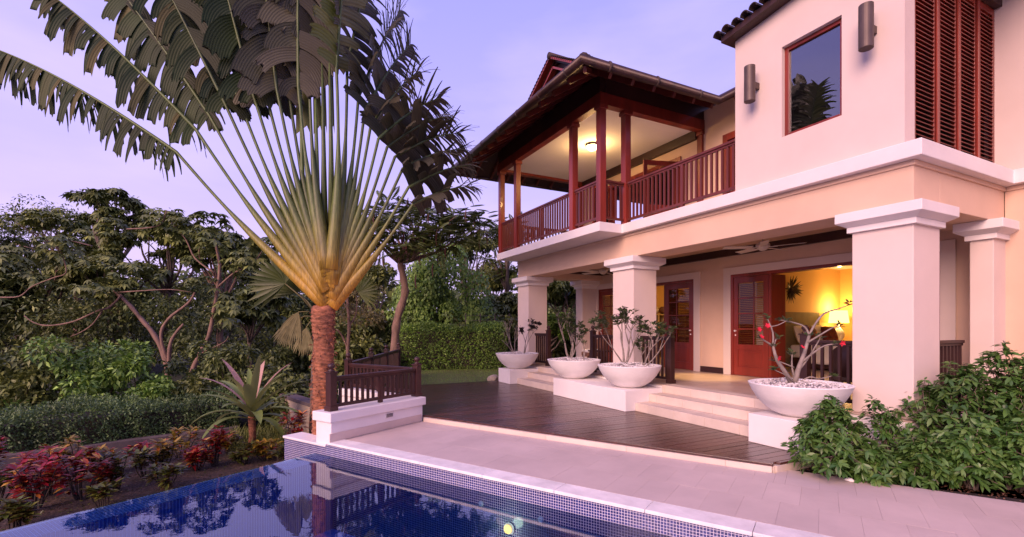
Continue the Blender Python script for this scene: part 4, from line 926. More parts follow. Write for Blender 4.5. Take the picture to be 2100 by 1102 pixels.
def petiole_mat():
    m, t, b, out = new_mat('palm_petiole'); n = t.nodes.new; l = t.links.new
    tc = n('ShaderNodeTexCoord'); sp = n('ShaderNodeSeparateXYZ'); l(tc.outputs['Object'], sp.inputs[0])
    g = n('ShaderNodeTexNoise'); g.inputs['Scale'].default_value = 3; l(tc.outputs['Object'], g.inputs['Vector'])
    mr = n('ShaderNodeMapRange'); l(sp.outputs['Z'], mr.inputs[0]); mr.inputs[1].default_value = 1.9; mr.inputs[2].default_value = 4.6
    ad = n('ShaderNodeMath'); ad.operation = 'MULTIPLY_ADD'; l(g.outputs[0], ad.inputs[0]); ad.inputs[1].default_value = .25; l(mr.outputs[0], ad.inputs[2])
    r = n('ShaderNodeValToRGB'); l(ad.outputs[0], r.inputs[0]); e = r.color_ramp.elements
    e[0].position = .1; e[0].color = (.42, .21, .025, 1); e[1].position = 1; e[1].color = (.085, .125, .028, 1)
    for p, c in ((.35, (.34, .215, .026)), (.55, (.20, .175, .030)), (.74, (.12, .145, .030))): k = e.new(p); k.color = (*c, 1)
    oi = n('ShaderNodeObjectInfo'); q = n('ShaderNodeMapRange'); q.inputs[3].default_value = .7; q.inputs[4].default_value = 1.2; l(oi.outputs['Random'], q.inputs[0])
    mpn = n('ShaderNodeMapping'); mpn.inputs['Scale'].default_value = (14, 14, 1.5); l(tc.outputs['Object'], mpn.inputs[0]); st = n('ShaderNodeTexNoise'); st.inputs['Scale'].default_value = 4; st.inputs['Detail'].default_value = 4; l(mpn.outputs[0], st.inputs['Vector'])
    sm = n('ShaderNodeMapRange'); sm.inputs[1].default_value = .35; sm.inputs[2].default_value = .65; sm.inputs[3].default_value = .62; sm.inputs[4].default_value = 1.15; l(st.outputs[0], sm.inputs[0])
    mm = n('ShaderNodeMath'); mm.operation = 'MULTIPLY'; l(q.outputs[0], mm.inputs[0]); l(sm.outputs[0], mm.inputs[1])
    vm = n('ShaderNodeVectorMath'); vm.operation = 'SCALE'; l(r.outputs[0], vm.inputs[0]); l(mm.outputs[0], vm.inputs['Scale']); l(vm.outputs[0], b.inputs['Base Color']); b.inputs['Roughness'].default_value = .5
    return m
M['petiole'] = petiole_mat()
M['palm_leaf'] = leafm('palm_leaf_blade', (.011, .026, .006), (.030, .048, .011), .14, .55, back=(.022, .028, .009), spec=.22, c3=(.085, .075, .022), ribs=.036)
M['palm_leaf_young'] = leafm('young_palm_leaf_blade', (.085, .11, .022), (.17, .18, .055), .3, .5, back=(.15, .15, .06), ribs=.05)
M['palm_leaf_grey'] = leafm('grey_palm_leaf_blade', (.040, .044, .024), (.095, .088, .055), .12, .5, back=(.062, .056, .036), spec=.22, ribs=.036)
def palm_leaf(k, side, s, e, dep, wid, mt, roll, torn, droop):
    if side < 0: torn = max(torn, .8)
    rs = random.Random(100 + k * 7 + (side > 0)); yb = 628 - k * 7.5 if side else 545
    B = pp_(676 + side * 3, yb, rs.uniform(-.03, .03) + .012 * k); S = pp_(*s, dep * .25); E = pp_(*e, dep)
    d = (S - B); L = d.length; out = RT * side * .06 * L - ZUP * .02 * L
    pts = []; rad = []
    for i in range(15):
        t = i / 14; p = B.lerp(S, t) + out * math.sin(t * math.pi) * (.35 if side else 0); pts.append(p); rad.append(.024 + .098 * max(0, 1 - t / .66) ** .95)
    # blade midrib continues and sags a little
    dl = (E - S); BL = dl.length; sag = ZUP * (-.05 * BL) * abs(dl.normalized().dot(RT)); mid = [S.lerp(E, i / 24) + (d.normalized() * .12 * BL) * math.sin(math.pi * i / 24) * .5 + sag * (i / 24) ** 2 * 2 for i in range(25)]
    m = MB(); m.tube(pts + mid[1:], rad + [.024 * (1 - i / 25) + .004 for i in range(1, 25)], 8); lf = m.build('leaf', M['petiole'], palm, smooth=True)
    # torn panels of blade on both sides of the midrib
    V = []; F = []; RB = []; nseg = 8
    for sg in (-1, 1):
        pos = 0.0
        while pos < BL - .03:
            u = pos / BL
            if side < 0: w = rs.uniform(*((.04, .13), (.05, .16), (.06, .24), (.07, .28), (.08, .32), (.10, .40))[min(k, 5)])
            else: w = rs.uniform(.09, .24) if u < .42 else rs.uniform(.03, .085)
            w = min(w, BL - pos)
            if rs.random() < (.10 if side < 0 else .06): pos += w * .6; continue
            gap = rs.uniform(0, .022) * torn * (1.6 if side > 0 and u > .42 else 1)
            u = (pos + w / 2) / BL; x = u * 24; i0 = min(int(x), 23); c = mid[i0].lerp(mid[i0 + 1], x - i0); tg = (mid[min(i0 + 1, 24)] - mid[max(i0 - 1, 0)]).normalized(); bp = NC.cross(tg).normalized()
            an = R(roll) * (1 if side > 0 else .5) + (R(60) if side < 0 and k > 1 else R(30) if side < 0 else 0) + rs.uniform(-.5, .5) * torn
            lat = (NC * math.cos(an) + bp * math.sin(an)) * sg; hz = math.sqrt(max(0, 1 - tg.z ** 2))
            env = min(1, .6 + u * 3) * (1 - max(0, u - .6) ** 1.5 * 1.9); ln = wid * 1.42 * env * rs.uniform(.55, 1.12) * (.8 if sg > 0 and side < 0 else 1)
            gf = (.45 + .9 * hz) if side < 0 else .2 * hz
            dv = (lat * (1 if side > 0 else .8) + tg * (.30 + rs.uniform(-.25, .25) * torn + .5 * u * u + (.55 * u if side > 0 else 0)) - ZUP * gf).normalized(); jd = rs.uniform(.6, 1.5)
            nc_ = max(3, min(9, 2 * int(w / .045) + 1)); aw = w * (1.12 if w > .09 else 1.0) - gap; p = c.copy(); b_ = len(V); ta = tg.copy(); ends = [rs.uniform(.80, 1.0) for _ in range(nc_)]; tip = .85 if w < .10 else rs.uniform(.02, .30)
            for j in range(nseg + 1):
                t = j / nseg; ww = aw * (1 - tip * max(0, t - .45) / .55); nn_ = dv.cross(ta).normalized()
                for q in range(nc_):
                    s_ = q / (nc_ - 1) - .5; back = (1 - ends[q]) * ln * (1 if t > .9 else 0) + (.02 * ln * (2 * abs(s_)) ** 2 if t > .95 else 0); RB.append(s_ * w + pos)
                    V.append(tuple(p + ta * (s_ * ww) + nn_ * (((q % 2) - .5) * .003 + .05 * aw * (1 - 4 * s_ * s_) * (1 - .6 * t)) - dv * back))
                dv = (dv - ZUP * ((.19 if side < 0 else .09) * droop * jd * (.5 + t))).normalized(); p = p + dv * ln / nseg; ta = (ta - dv * ta.dot(dv) + Vector((rs.uniform(-1, 1), rs.uniform(-1, 1), rs.uniform(-1, 1))) * .03).normalized()
            for j in range(nseg):
                for q in range(nc_ - 1): e_ = b_ + j * nc_ + q; F.append((e_, e_ + 1, e_ + nc_ + 1, e_ + nc_))
            pos += w
    me = mesh_np('leaf_blade', V, F, True); ra_ = me.attributes.new('rib', 'FLOAT', 'POINT'); ra_.data.foreach_set('value', RB); link('leaf_blade', me, M[mt], lf)
Ls = [((362, 312), (-60, 40), 0, .62, 50, .9, 1.5), ((402, 266), (80, -60), .3, .62, 35, .8, 1.4), ((430, 238), (195, -110), -.2, .66, 20, .8, 1.4), ((462, 214), (290, -140), .35, .66, 12, .7, 1.4), ((490, 205), (355, -165), -.3, .68, 0, .6, 1.4),
      ((520, 196), (425, -190), .4, .68, -5, .55, 1.4), ((545, 190), (480, -200), -.2, .68, 5, .5, 1.4), ((568, 184), (530, -215), .4, .66, -8, .45, 1.4), ((592, 186), (575, -220), -.3, .62, 8, .4, 1.4), ((612, 180), (618, -225), .3, .60, 0, .35, 1.3), ((634, 160), (648, -230), 0, .50, 10, .3, 1.3)]
for k, (s, e, dp, w, ro, to, dr) in enumerate(Ls): palm_leaf(k, -1, s, e, dp, w, 'palm_leaf' if k < 6 else 'palm_leaf_grey', ro, to, dr)
Rs = [((690, 140), (716, -190), .5, .50, 30, .35, 1.3, 'palm_leaf_young'), ((712, 135), (772, -120), -.6, .52, 20, .5, 1.3, 'palm_leaf_grey'), ((735, 200), (822, 15), -1.1, .56, -10, .8, 1.2, 'palm_leaf_grey'), ((748, 228), (842, 85), -1.2, .58, 10, .9, 1.2, 'palm_leaf_grey'), ((760, 260), (858, 140), -1.2, .58, -10, .9, 1.2, 'palm_leaf_grey'),
      ((776, 285), (905, 190), -1.1, .58, 20, .9, 1.2, 'palm_leaf_grey'), ((794, 302), (920, 228), -1.1, .56, 0, 1, 1.2, 'palm_leaf_grey'), ((810, 322), (945, 262), -1.0, .54, 25, 1, 1.2, 'palm_leaf_grey'), ((826, 346), (952, 296), -1.0, .52, 0, 1, 1.2, 'palm_leaf_grey'), ((838, 384), (965, 328), -.9, .50, 15, 1, 1.3, 'palm_leaf_grey'), ((848, 418), (972, 372), -.9, .46, 0, 1, 1.3, 'palm_leaf_grey')]
for k, (s, e, dp, w, ro, to, dr, mt) in enumerate(Rs): palm_leaf(10 - k, 1, s, e, dp, w, mt, ro, to, dr)
# the folded spear and the pale sheath hanging in the middle
for (px, y0, y1, w, mt) in ((652, 540, 150, .06, 'palm_leaf_young'), (622, 545, 160, .10, 'palm_leaf_young'), (666, 548, 90, .03, 'palm_leaf_young'), (681, 546, 70, .035, 'palm_leaf_young')):
    m = MB(); m.tube([pp_(px, y0), pp_(px - 2, (y0 + y1) / 2), pp_(px - 6, y1)], [.075, .036, .014], 8); lf = m.build('leaf', M['petiole'], palm, smooth=True)
    V = []; F = []
    for j in range(9):
        t = j / 8; ye = 258 + (y1 - 258) * t
        for q in range(5): s_ = q / 4 - .5; V.append(tuple(pp_(px - 4 * t + s_ * w * 300 * (1 - .25 * t), ye + (6 * ((q * 7 + 3) % 4) if j == 0 else 0), -.22 + .05 * math.cos(s_ * 3))))
    for j in range(8):
        for q in range(4): e_ = j * 5 + q; F.append((e_, e_ + 1, e_ + 6, e_ + 5))
    link('leaf_blade', mesh_np('leaf_blade', V, F, True), M[mt], lf)
gs = thing('garden_spotlight', 'small garden spotlight at the foot of the palm behind the white wall', 'garden light', plz(6.50, 4.74, -.85))
c = Vector(plz(6.50, 4.74, -.85)); m = MB(); m.tube([c, c + Vector((0, 0, .12))], .015, 8); m.build('spike', M['metal'], gs); MB().tube([c + Vector((0, 0, .12)), c + Vector((-.02, -.03, .24))], [.045, .055], 14).build('lamp_head', M['metal'], gs)
spot('garden_spotlight_beam', c + Vector((-.03, -.05, .28)), PB + Vector((0, 0, 1.2)), 330, (1, .38, .09), 85, .05, .7)

# ------------------------------------------------------------------ plant builders
FOL = dict(dark=((.050, .072, .018), (.112, .138, .036)), mid=((.074, .098, .019), (.145, .165, .040)), bright=((.068, .145, .020), (.145, .235, .040)), olive=((.065, .090, .022), (.135, .155, .042)), gold=((.09, .085, .022), (.17, .15, .05)), hedge=((.045, .088, .026), (.098, .150, .050)))
for k, (c1, c2) in FOL.items(): M['fol_' + k] = leafm('foliage_' + k, tuple(v * 1.12 for v in c1), tuple(v * 1.12 for v in c2), .13, .5, c3=tuple(v * 1.7 for v in c2))
def fine_leaves(nr, C, rad, n, L, asp=.45, six=False, droop=.25):
    k = len(C); i = nr.integers(0, k, n); d = norm(nr.normal(0, 1, (n, 3)) + [0, 0, .25]); r_ = nr.uniform(.35, 1.0, (n, 1)) ** .6
    P = C[i] + d * r_ * rad[i][:, None] * [1, 1, .72]; D = norm(d * .7 + nr.normal(0, .6, (n, 3)) + [0, 0, -.25])
    U = norm(nr.normal(0, .5, (n, 3)) + [0, 0, 1]); l_ = L * nr.uniform(.6, 1.3, n); return leaf_arrays(P, D, U, l_, l_ * asp, droop, .12, six)
def palmate(nr, C, rad, n, L, leaflets=8):
    k = len(C); i = nr.integers(0, k, n); d = norm(nr.normal(0, 1, (n, 3)) + [0, 0, .5]); P = C[i] + d * nr.uniform(.5, 1.0, (n, 1)) * rad[i][:, None] * [1, 1, .55]
    ax = norm(d * .35 + nr.normal(0, .25, (n, 3)) + [0, 0, .9]); e1 = norm(np.cross(ax, nr.normal(0, 1, (n, 3)))); e2 = np.cross(ax, e1); l_ = L * nr.uniform(.65, 1.25, n)
    a = np.arange(leaflets) * 2 * np.pi / leaflets
    D = (np.cos(a)[None, :, None] * e1[:, None] + np.sin(a)[None, :, None] * e2[:, None] - .38 * ax[:, None]).reshape(-1, 3); PP = np.repeat(P, leaflets, 0); LL = np.repeat(l_, leaflets) * nr.uniform(.7, 1.1, n * leaflets)
    return leaf_arrays(PP, D, np.repeat(ax, leaflets, 0), LL, LL * .40, .18, .10)
def feather(nr, P, D, L, pairs=12, lw=.085):
    n = len(P); D = norm(np.asarray(D)); S = norm(np.cross(D, [0, 0, 1.])); U = np.cross(S, D); t = (np.arange(pairs) + .7) / pairs; parts = []
    for sg in (-1, 1):
        PP = P[:, None] + D[:, None] * (t[None, :, None] * L[:, None, None]) - np.array([0, 0, 1.]) * (.22 * t ** 2)[None, :, None] * L[:, None, None]
        DD = S[:, None] * sg + D[:, None] * .35 - np.array([0, 0, .25]); LL = (L[:, None] * .24 * np.sin(np.pi * (t * .85 + .12))[None]).ravel()
        parts.append(leaf_arrays(PP.reshape(-1, 3), np.broadcast_to(DD, PP.shape).reshape(-1, 3), np.repeat(U, pairs, 0), LL, np.full(n * pairs, lw), .1, .05))
    return cat(parts)
def crown_clumps(nr, c, rx, rz, n, flat=.0):
    d = norm(nr.normal(0, 1, (n, 3)) + [0, 0, .45]); r_ = nr.uniform(.35, 1, (n, 1)) ** .7; C = np.array(c) + d * r_ * [rx, rx, rz]
    rad = rx * nr.uniform(.20, .40, n); return C, rad
def limb(m, p, q, r0, r1, rs, wob=.12, n=6, sides=6):
    p = Vector(p); q = Vector(q); L = (q - p).length; o1 = Vector((rs.uniform(-1, 1), rs.uniform(-1, 1), rs.uniform(-.5, .8))) * wob * L; pts = []
    for k in range(n + 1):
        t = k / n; pts.append(p.lerp(q, t) + o1 * math.sin(math.pi * t) + Vector((rs.uniform(-1, 1), rs.uniform(-1, 1), rs.uniform(-1, 1))) * .015 * L * (0 < k < n))
    m.tube(pts, [r0 + (r1 - r0) * k / n for k in range(n + 1)], sides); return pts
def gz(x, y): return float(ground_z(x, y))
def tree(label, px, d, top_py, hw_px, style, fol, seed, name='broadleaf_tree', clumps=26, dens=1.0, group=None, flat=.55, bark='bark_grey', leafL=None, rz=None):
    nr = np.random.default_rng(seed); rs = random.Random(seed); b = at(px, d); b.z = gz(b.x, b.y) - .1; top = at2(px, d, top_py).z; rx = hw_px * d / 980; rz = rz or min(rx * flat, (top - b.z) * .45)
    c = Vector((b.x, b.y, top - rz)); t = thing(name, label, 'tree', b, group)
    C, rad = crown_clumps(nr, c, rx * .82, rz * .8, clumps); m = MB(); fk = b.lerp(c, .62) + Vector((rs.uniform(-.3, .3), rs.uniform(-.3, .3), 0)); r0 = .05 + .018 * (top - b.z)
    limb(m, b, fk, r0, r0 * .7, rs, .06, 7, 9)
    for k in range(min(len(C), 14)): limb(m, fk + Vector((0, 0, rs.uniform(-.4, .1))), C[k], r0 * .42, .015, rs, .14)
    m.build('trunk', M[bark], t, smooth=True)
    if style == 'palmate': parts = [palmate(nr, C, rad, int(620 * dens), leafL or .38), fine_leaves(nr, C, rad * .8, int(1100 * dens), .24)]
    elif style == 'feather':
        n = int(420 * dens); i = nr.integers(0, len(C), n); dd = norm(nr.normal(0, 1, (n, 3)) * [1, 1, .35]); parts = [feather(nr, C[i] + dd * rad[i][:, None] * .3, dd, nr.uniform(.5, .95, n) * (leafL or 1))]
    else: parts = [fine_leaves(nr, C, rad, int(4600 * dens), leafL or (.25 if d > 27 else .17))]
    leaves_obj('crown', parts, M['fol_' + fol], t); return t
GL = 'trees of the wood on the left'
TREES = [('dark rounded treetop at the far left edge above the wood', 40, 22, 400, 140, 'fine', 'dark'), ('olive big leaved tree at the left edge of the wood', -70, 17, 430, 130, 'palmate', 'olive'),
    ('thin topped big leaved tree standing highest above the left wood', 232, 16.5, 384, 75, 'palmate', 'olive'), ('big leaved tree just left of the highest treetop', 140, 18, 418, 105, 'palmate', 'mid'),
    ('wide olive tree behind the pale forked trunks', 345, 15.6, 428, 110, 'palmate', 'mid'), ('dark spreading tree between the forked trunks and the palm', 455, 15.2, 462, 95, 'palmate', 'dark'),
    ('dark tree directly left of the palm trunk and behind it', 565, 19, 515, 85, 'palmate', 'dark'), ('low olive tree in the middle of the left wood', 90, 14.2, 500, 130, 'palmate', 'olive'),
    ('mid green tree under the highest treetop', 230, 14.4, 500, 105, 'palmate', 'mid'), ('shadowy tree at the left edge above the green bushes', -40, 13.4, 545, 120, 'palmate', 'dark'),
    ('drooping dark tree behind the pink leaved plant', 520, 13.2, 585, 80, 'palmate', 'dark'), ('dark small leaved tree low behind the palm trunk', 610, 17, 590, 75, 'fine', 'dark'),
    ('round bright treetop in the gap right of the palm trunk', 765, 29, 538, 60, 'fine', 'mid'), ('golden green tree just right of the palm trunk', 720, 23, 560, 65, 'fine', 'gold'),
    ('leafy dark tree with open top above the clipped hedge', 968, 24, 478, 58, 'fine', 'dark'), ('broad dark tree closing the gap between the vine mound and the house', 1010, 30, 535, 60, 'fine', 'mid'), ('dense dark tree right of the vine covered mound', 1035, 23, 590, 70, 'palmate', 'dark'),
    ('dark tree seen between the two left columns', 1150, 22, 560, 62, 'palmate', 'dark'), ('bright bush-like tree low between the left columns', 1135, 18, 640, 45, 'fine', 'bright')]
for k, (lab, px, d, tp, hw, st, fo) in enumerate(TREES): tree(lab, px, d * (1.75 if k < 12 else 1), tp, hw, st, fo, 300 + k, group=GL if k < 12 else 'trees beyond the hedge', clumps=16 if k == 2 else 26, dens=.75 if k == 2 else 1.0, flat=.6, bark='bark_pink' if k < 12 and k % 2 else 'bark_grey')
tree('feathery tree behind the balcony corner', 1035, 27, 425, 60, 'feather', 'dark', 351, name='feathery_tree', clumps=18, dens=.75, flat=1.6, rz=2.4, leafL=1.2)
# forked pale trunks
t = thing('forked_tree', 'pale pink forked trunks with long bare side branches at the edge of the wood', 'tree', at(345, 19.5)); rs = random.Random(77); nr = np.random.default_rng(77); m = MB()
def poly_tube(m, pts, r0, r1, n=8, sc=1.0):
    r0 *= sc; r1 *= sc
    P_ = [at2(p[0], p[1] * sc, p[2]) for p in pts]; q = []
    for i in range(len(P_) - 1):
        a, b_, c_, d_ = P_[max(i - 1, 0)], P_[i], P_[i + 1], P_[min(i + 2, len(P_) - 1)]
        for k in range(4):
            s = k / 4; q.append(.5 * ((2 * b_) + (c_ - a) * s + (2 * a - 5 * b_ + 4 * c_ - d_) * s * s + (3 * b_ - a - 3 * c_ + d_) * s ** 3))
    q.append(P_[-1]); m.tube(q, [(r0 + (r1 - r0) * i / (len(q) - 1)) * (.58 if sc > 1 else .92) * (1 + .12 * math.sin(i * 1.9 + r0 * 90)) for i in range(len(q))], n)
poly_tube(m, [(346, 13, 800), (340, 13, 740), (318, 13, 690), (290, 13, 655), (262, 13, 622), (232, 13.1, 595)], .13, .07, 8, 1.5); poly_tube(m, [(346, 13, 760), (348, 12.9, 715), (356, 12.9, 690), (376, 12.9, 665)], .10, .05, 8, 1.5); poly_tube(m, [(344, 13, 745), (330, 12.9, 690), (345, 12.9, 655), (386, 12.9, 622), (400, 13, 600)], .075, .05, 8, 1.5)
poly_tube(m, [(250, 13, 605), (225, 12.9, 630), (200, 12.8, 638), (150, 12.8, 660), (100, 12.8, 668), (70, 12.8, 662), (50, 12.8, 648)], .055, .022, 6, 1.5); poly_tube(m, [(212, 12.9, 634), (190, 12.8, 665), (165, 12.8, 682), (145, 12.8, 690)], .035, .012, 6, 1.5); poly_tube(m, [(240, 13, 600), (300, 12.7, 596), (350, 12.6, 594), (395, 12.7, 600)], .03, .012, 6, 1.5)
poly_tube(m, [(384, 13.2, 790), (405, 13.2, 735), (428, 13.2, 690), (438, 13.2, 640), (446, 13.3, 590), (450, 13.4, 545), (440, 13.5, 490)], .115, .05, 8, 1.5); poly_tube(m, [(412, 13.2, 725), (440, 13, 712), (462, 13, 700), (468, 13, 690)], .028, .010, 6, 1.5); poly_tube(m, [(446, 13.3, 590), (480, 13.2, 560), (520, 13.2, 540), (545, 13.3, 500)], .045, .02, 6, 1.5); poly_tube(m, [(440, 13.5, 560), (400, 13.5, 530), (380, 13.6, 490), (345, 13.6, 450)], .045, .018, 6, 1.5)
poly_tube(m, [(0, 13.2, 610), (40, 13, 608), (66, 13, 588), (110, 13, 570), (135, 13, 560), (130, 13, 530), (118, 13, 510), (90, 13, 515), (30, 13, 500)], .034, .018, 7, 1.5); poly_tube(m, [(190, 13.4, 505), (150, 13.2, 495), (130, 13.2, 490)], .03, .02, 6, 1.5)
poly_tube(m, [(260, 13.6, 470), (300, 13.6, 468), (330, 13.6, 460), (342, 13.6, 432)], .035, .03, 6, 1.5)
m.build('trunk', M['bark_pink'], t, smooth=True)
C = np.array([tuple(at2(p[0], p[1] * 1.5, p[2])) for p in ((440, 13.4, 500), (545, 13.4, 505), (380, 13.6, 470), (345, 13.6, 452), (240, 13.2, 560), (400, 13.1, 585), (470, 13.2, 640), (300, 13.5, 560), (190, 12.6, 600), (50, 13, 520), (120, 13, 505), (420, 13.5, 455), (500, 13.4, 540))])
leaves_obj('crown', [palmate(nr, C, np.full(len(C), 1.0), 380, .33)], M['fol_olive'], t)
# bushes filling the wood
BL = ['bright green bush at the foot of the forked trunks', 'bright leafy bush above the long clipped hedge', 'dark bush under the bare side branches', 'dark leafy bush behind the pink leaved plant', 'mid green bush at the left edge above the hedge', 'dense dark bush low behind the palm trunk', 'olive bush in the shade of the left wood', 'green climber covered bush in the left wood', 'shaded bush between the trunks of the left wood', 'dark bush at the back of the left wood', 'leafy undergrowth bush beneath the big leaved trees', 'dim bush beneath the treetops at the far left']
spots = [(285, 12.2, 705, 70, 'bright'), (205, 12.4, 690, 85, 'bright'), (100, 12.6, 690, 80, 'dark'), (20, 12.2, 700, 80, 'mid'), (-70, 12, 690, 90, 'mid'), (390, 12.9, 735, 55, 'dark'), (470, 12.8, 690, 65, 'dark'), (545, 12.4, 720, 60, 'dark'), (150, 12, 735, 70, 'bright'), (330, 11.8, 770, 60, 'bright'), (60, 11.8, 745, 70, 'mid'), (430, 11.9, 760, 50, 'mid'),
         (70, 15, 610, 110, 'mid'), (180, 15, 610, 100, 'olive'), (300, 15.5, 600, 95, 'dark'), (420, 15.5, 610, 80, 'dark'), (520, 15.5, 620, 80, 'dark'), (-50, 15, 600, 110, 'dark'), (600, 14, 690, 70, 'dark'), (670, 15, 700, 60, 'dark'), (640, 18, 630, 80, 'mid'), (720, 19, 640, 70, 'mid'), (760, 20, 610, 60, 'gold'), (790, 23, 600, 50, 'mid'), (700, 16.5, 700, 55, 'mid'), (770, 17.5, 690, 45, 'mid'), (590, 11.6, 770, 45, 'dark'), (640, 11.2, 770, 45, 'dark'),
         (800, 20, 650, 45, 'dark'), (860, 21.5, 630, 60, 'olive'), (940, 22, 640, 60, 'dark'), (1010, 21, 650, 60, 'dark'), (1080, 20, 650, 60, 'dark'), (1140, 19, 660, 55, 'mid'), (1200, 19, 650, 50, 'dark'), (1090, 27, 600, 70, 'dark'), (1180, 25, 610, 60, 'dark'), (0, 19, 520, 120, 'dark'), (300, 19, 520, 120, 'dark'), (450, 19, 540, 110, 'dark'), (150, 20, 520, 120, 'dark'), (560, 22, 580, 90, 'dark')]
for k, (px, d, tp, hw, fo) in enumerate(spots):
    near_d = d; d = d * (1.6 if d >= 14 and px < 690 else 1)
    nr = np.random.default_rng(500 + k); rs = random.Random(500 + k); b = at(px, d); b.z = gz(b.x, b.y) - .1; top = at2(px, d, tp).z; rx = hw * d / 980
    side = 'left wood' if k < 20 or k > 36 else ('ground right of the palm trunk' if k < 28 else 'ground behind the clipped hedge')
    shade = dict(dark='dark', mid='mid green', bright='bright green', olive='olive', gold='golden green')[fo]
    kind_ = 'low' if tp > 700 else ('tall' if tp < 620 else 'rounded')
    zone = next(w for lim, w in ((-20, 'at the left picture edge'), (85, 'under the leftmost treetops'), (160, 'left of the tallest treetop'), (240, 'below the tallest treetop'), (320, 'left of the forked trunks'), (380, 'right at the forked trunks'), (450, 'right of the forked trunks'), (500, 'left of the strap leaved plant'), (575, 'behind the strap leaved plant'), (625, 'left of the palm trunk'), (690, 'behind the palm trunk'), (745, 'right of the palm trunk'), (785, 'left of the slim pink trunk'), (830, 'behind the slim pink trunk'), (900, 'below the vine covered mound'), (970, 'right of the vine covered mound'), (1050, 'behind the wire fence'), (1120, 'left of the leftmost column'), (9999, 'seen between the left columns')) if px < lim)
    row_ = 'front' if near_d < 12.3 else 'middle' if near_d < 18 else 'far'
    t = thing('bush', f'{kind_} {shade} bush {zone}, in the {row_} row of undergrowth', 'bush', b, f'bushes of the {side}')
    hh = (top - b.z); nC = 16; C = np.stack([b.x + nr.normal(0, rx * .45, nC), b.y + nr.normal(0, rx * .45, nC), b.z + hh * nr.uniform(.15, .88, nC)], 1); rad = np.minimum(rx * nr.uniform(.3, .5, nC), hh * .3)
    C[:, 2] = np.minimum(C[:, 2], top - rad * .6); m = MB()
    for q in range(7): limb(m, b, C[q], .03, .008, rs, .1, 4, 5)
    m.build('stems', M['bark_dark'], t)
    leaves_obj('foliage', [fine_leaves(nr, C, rad, 3000, .14 if d < 14 else .22, .5)], M['fol_' + fo], t)
# far wood closing the gaps
nr = np.random.default_rng(900); n = 9000; px = nr.uniform(-350, 1250, n); d = nr.uniform(46, 70, n); x = d * (px - 1050) / 980
P = np.stack([.4524 * x - .8918 * d, .8918 * x + .4524 * d, np.zeros(n)], 1); top = np.where(px < 560, 8.0, 5.4) + 1.0 * np.sin(px * .017) + .8 * np.sin(px * .041 + 1); base_ = ground_z(P[:, 0], P[:, 1]); P[:, 2] = base_ + (top - base_) * nr.uniform(0, 1, n) ** .8
leaves_obj('far_wood', [leaf_arrays(P, nr.normal(0, 1, (n, 3)), norm(nr.normal(0, .5, (n, 3)) + [0, 0, 1]), nr.uniform(.8, 1.5, n), nr.uniform(.5, .9, n), .2)], M['fol_dark'], None, kind='stuff')
# vine covered mound
nr = np.random.default_rng(61); t = thing('vine_covered_tree', 'tall bright green mound smothered in hanging vines behind the clipped hedge', 'tree', at(905, 21)); b = at(905, 21); n = 64
C = []; rad = []
for k in range(n):
    u = nr.uniform(-1, 1); z0 = (1 - abs(u) ** 2.2) ** .5; C.append(tuple(at2(908 + u * 92, 21 + nr.uniform(-.6, .9), 690 - (690 - 508) * z0 * nr.uniform(.2, 1)))); rad.append(nr.uniform(.4, .75))
C = np.array(C); rad = np.array(rad); n = 15000; i = nr.integers(0, len(C), n); dd = norm(nr.normal(0, 1, (n, 3)) + [.3, -.2, .2]); P = C[i] + dd * rad[i][:, None] * nr.uniform(.7, 1, (n, 1)); P[:, 2] -= nr.exponential(.25, n)
leaves_obj('foliage', [leaf_arrays(P, norm(dd * .3 + [0, 0, -1] + nr.normal(0, .35, (n, 3))), dd + [.2, -.1, .2], nr.uniform(.09, .17, n), nr.uniform(.08, .13, n), .1)], M['fol_bright'], t)
m = MB(); rs = random.Random(6); g0 = Vector((b.x, b.y, gz(b.x, b.y)))
for k in range(8): limb(m, g0, C[k], .10, .02, rs, .08)
m.build('trunk', M['bark_dark'], t, smooth=True)
# flame tree with pink trunk
t = thing('flame_tree', 'feathery flat topped tree with slim pink trunk and hanging pods beside the clipped hedge', 'tree', at(812, 17)); rs = random.Random(19); nr = np.random.default_rng(19); m = MB()
g0 = at(810, 17); gy_ = 670 + (1.7 - gz(g0.x, g0.y)) * 980 / 17
poly_tube(m, [(808, 17, gy_ + 6), (810, 17, 700), (816, 17, 650), (830, 17, 605), (828, 17, 575), (822, 17, 545), (818, 17, 525)], .165, .125, 10)
tips = []
for px_, py_, dd_ in ((750, 470, -1), (775, 450, .6), (800, 440, -1.2), (835, 430, .8), (870, 440, -.5), (905, 445, .9), (940, 440, -.4), (970, 450, .5), (900, 480, -1.4), (860, 475, 1.2), (780, 500, 1), (930, 490, -.8), (820, 470, -1.5), (845, 500, -1.8), (985, 470, -.2), (950, 470, 1.2), (760, 490, -.6)):
    q = at2(px_, 17 + dd_, py_); limb(m, at2(820 + rs.uniform(-4, 6), 17, 538), q, .075, .018, rs, .16, 8, 6); tips.append(tuple(q))
m.build('trunk', M['bark_pink'], t, smooth=True)
C = np.array(tips); n = 760; i = nr.integers(0, len(C), n); dd = norm(nr.normal(0, 1, (n, 3)) * [1, 1, .25]); P = C[i] + dd * nr.uniform(0, .55, (n, 1)) + nr.normal(0, .12, (n, 3))
V, F = feather(nr, P, dd, nr.uniform(.45, .8, n), 11, .075); link('crown', mesh_np('crown', V, F), M['fol_dark'], t)
M['pod'] = pm('brown_seed_pod', (.085, .020, .014), .6, .2, 8, .1)
m = MB()
for k in range(70):
    q = Vector(tuple(C[nr.integers(0, len(C))])) + Vector(nr.normal(0, .45, 3)); L = nr.uniform(.25, .5); m.tube([q, q - Vector((0.02, .02, L * .5)), q - Vector((-.01, .0, L))], [.012, .026, .008], 5)
m.build('seed_pods', M['pod'], t, kind='stuff')
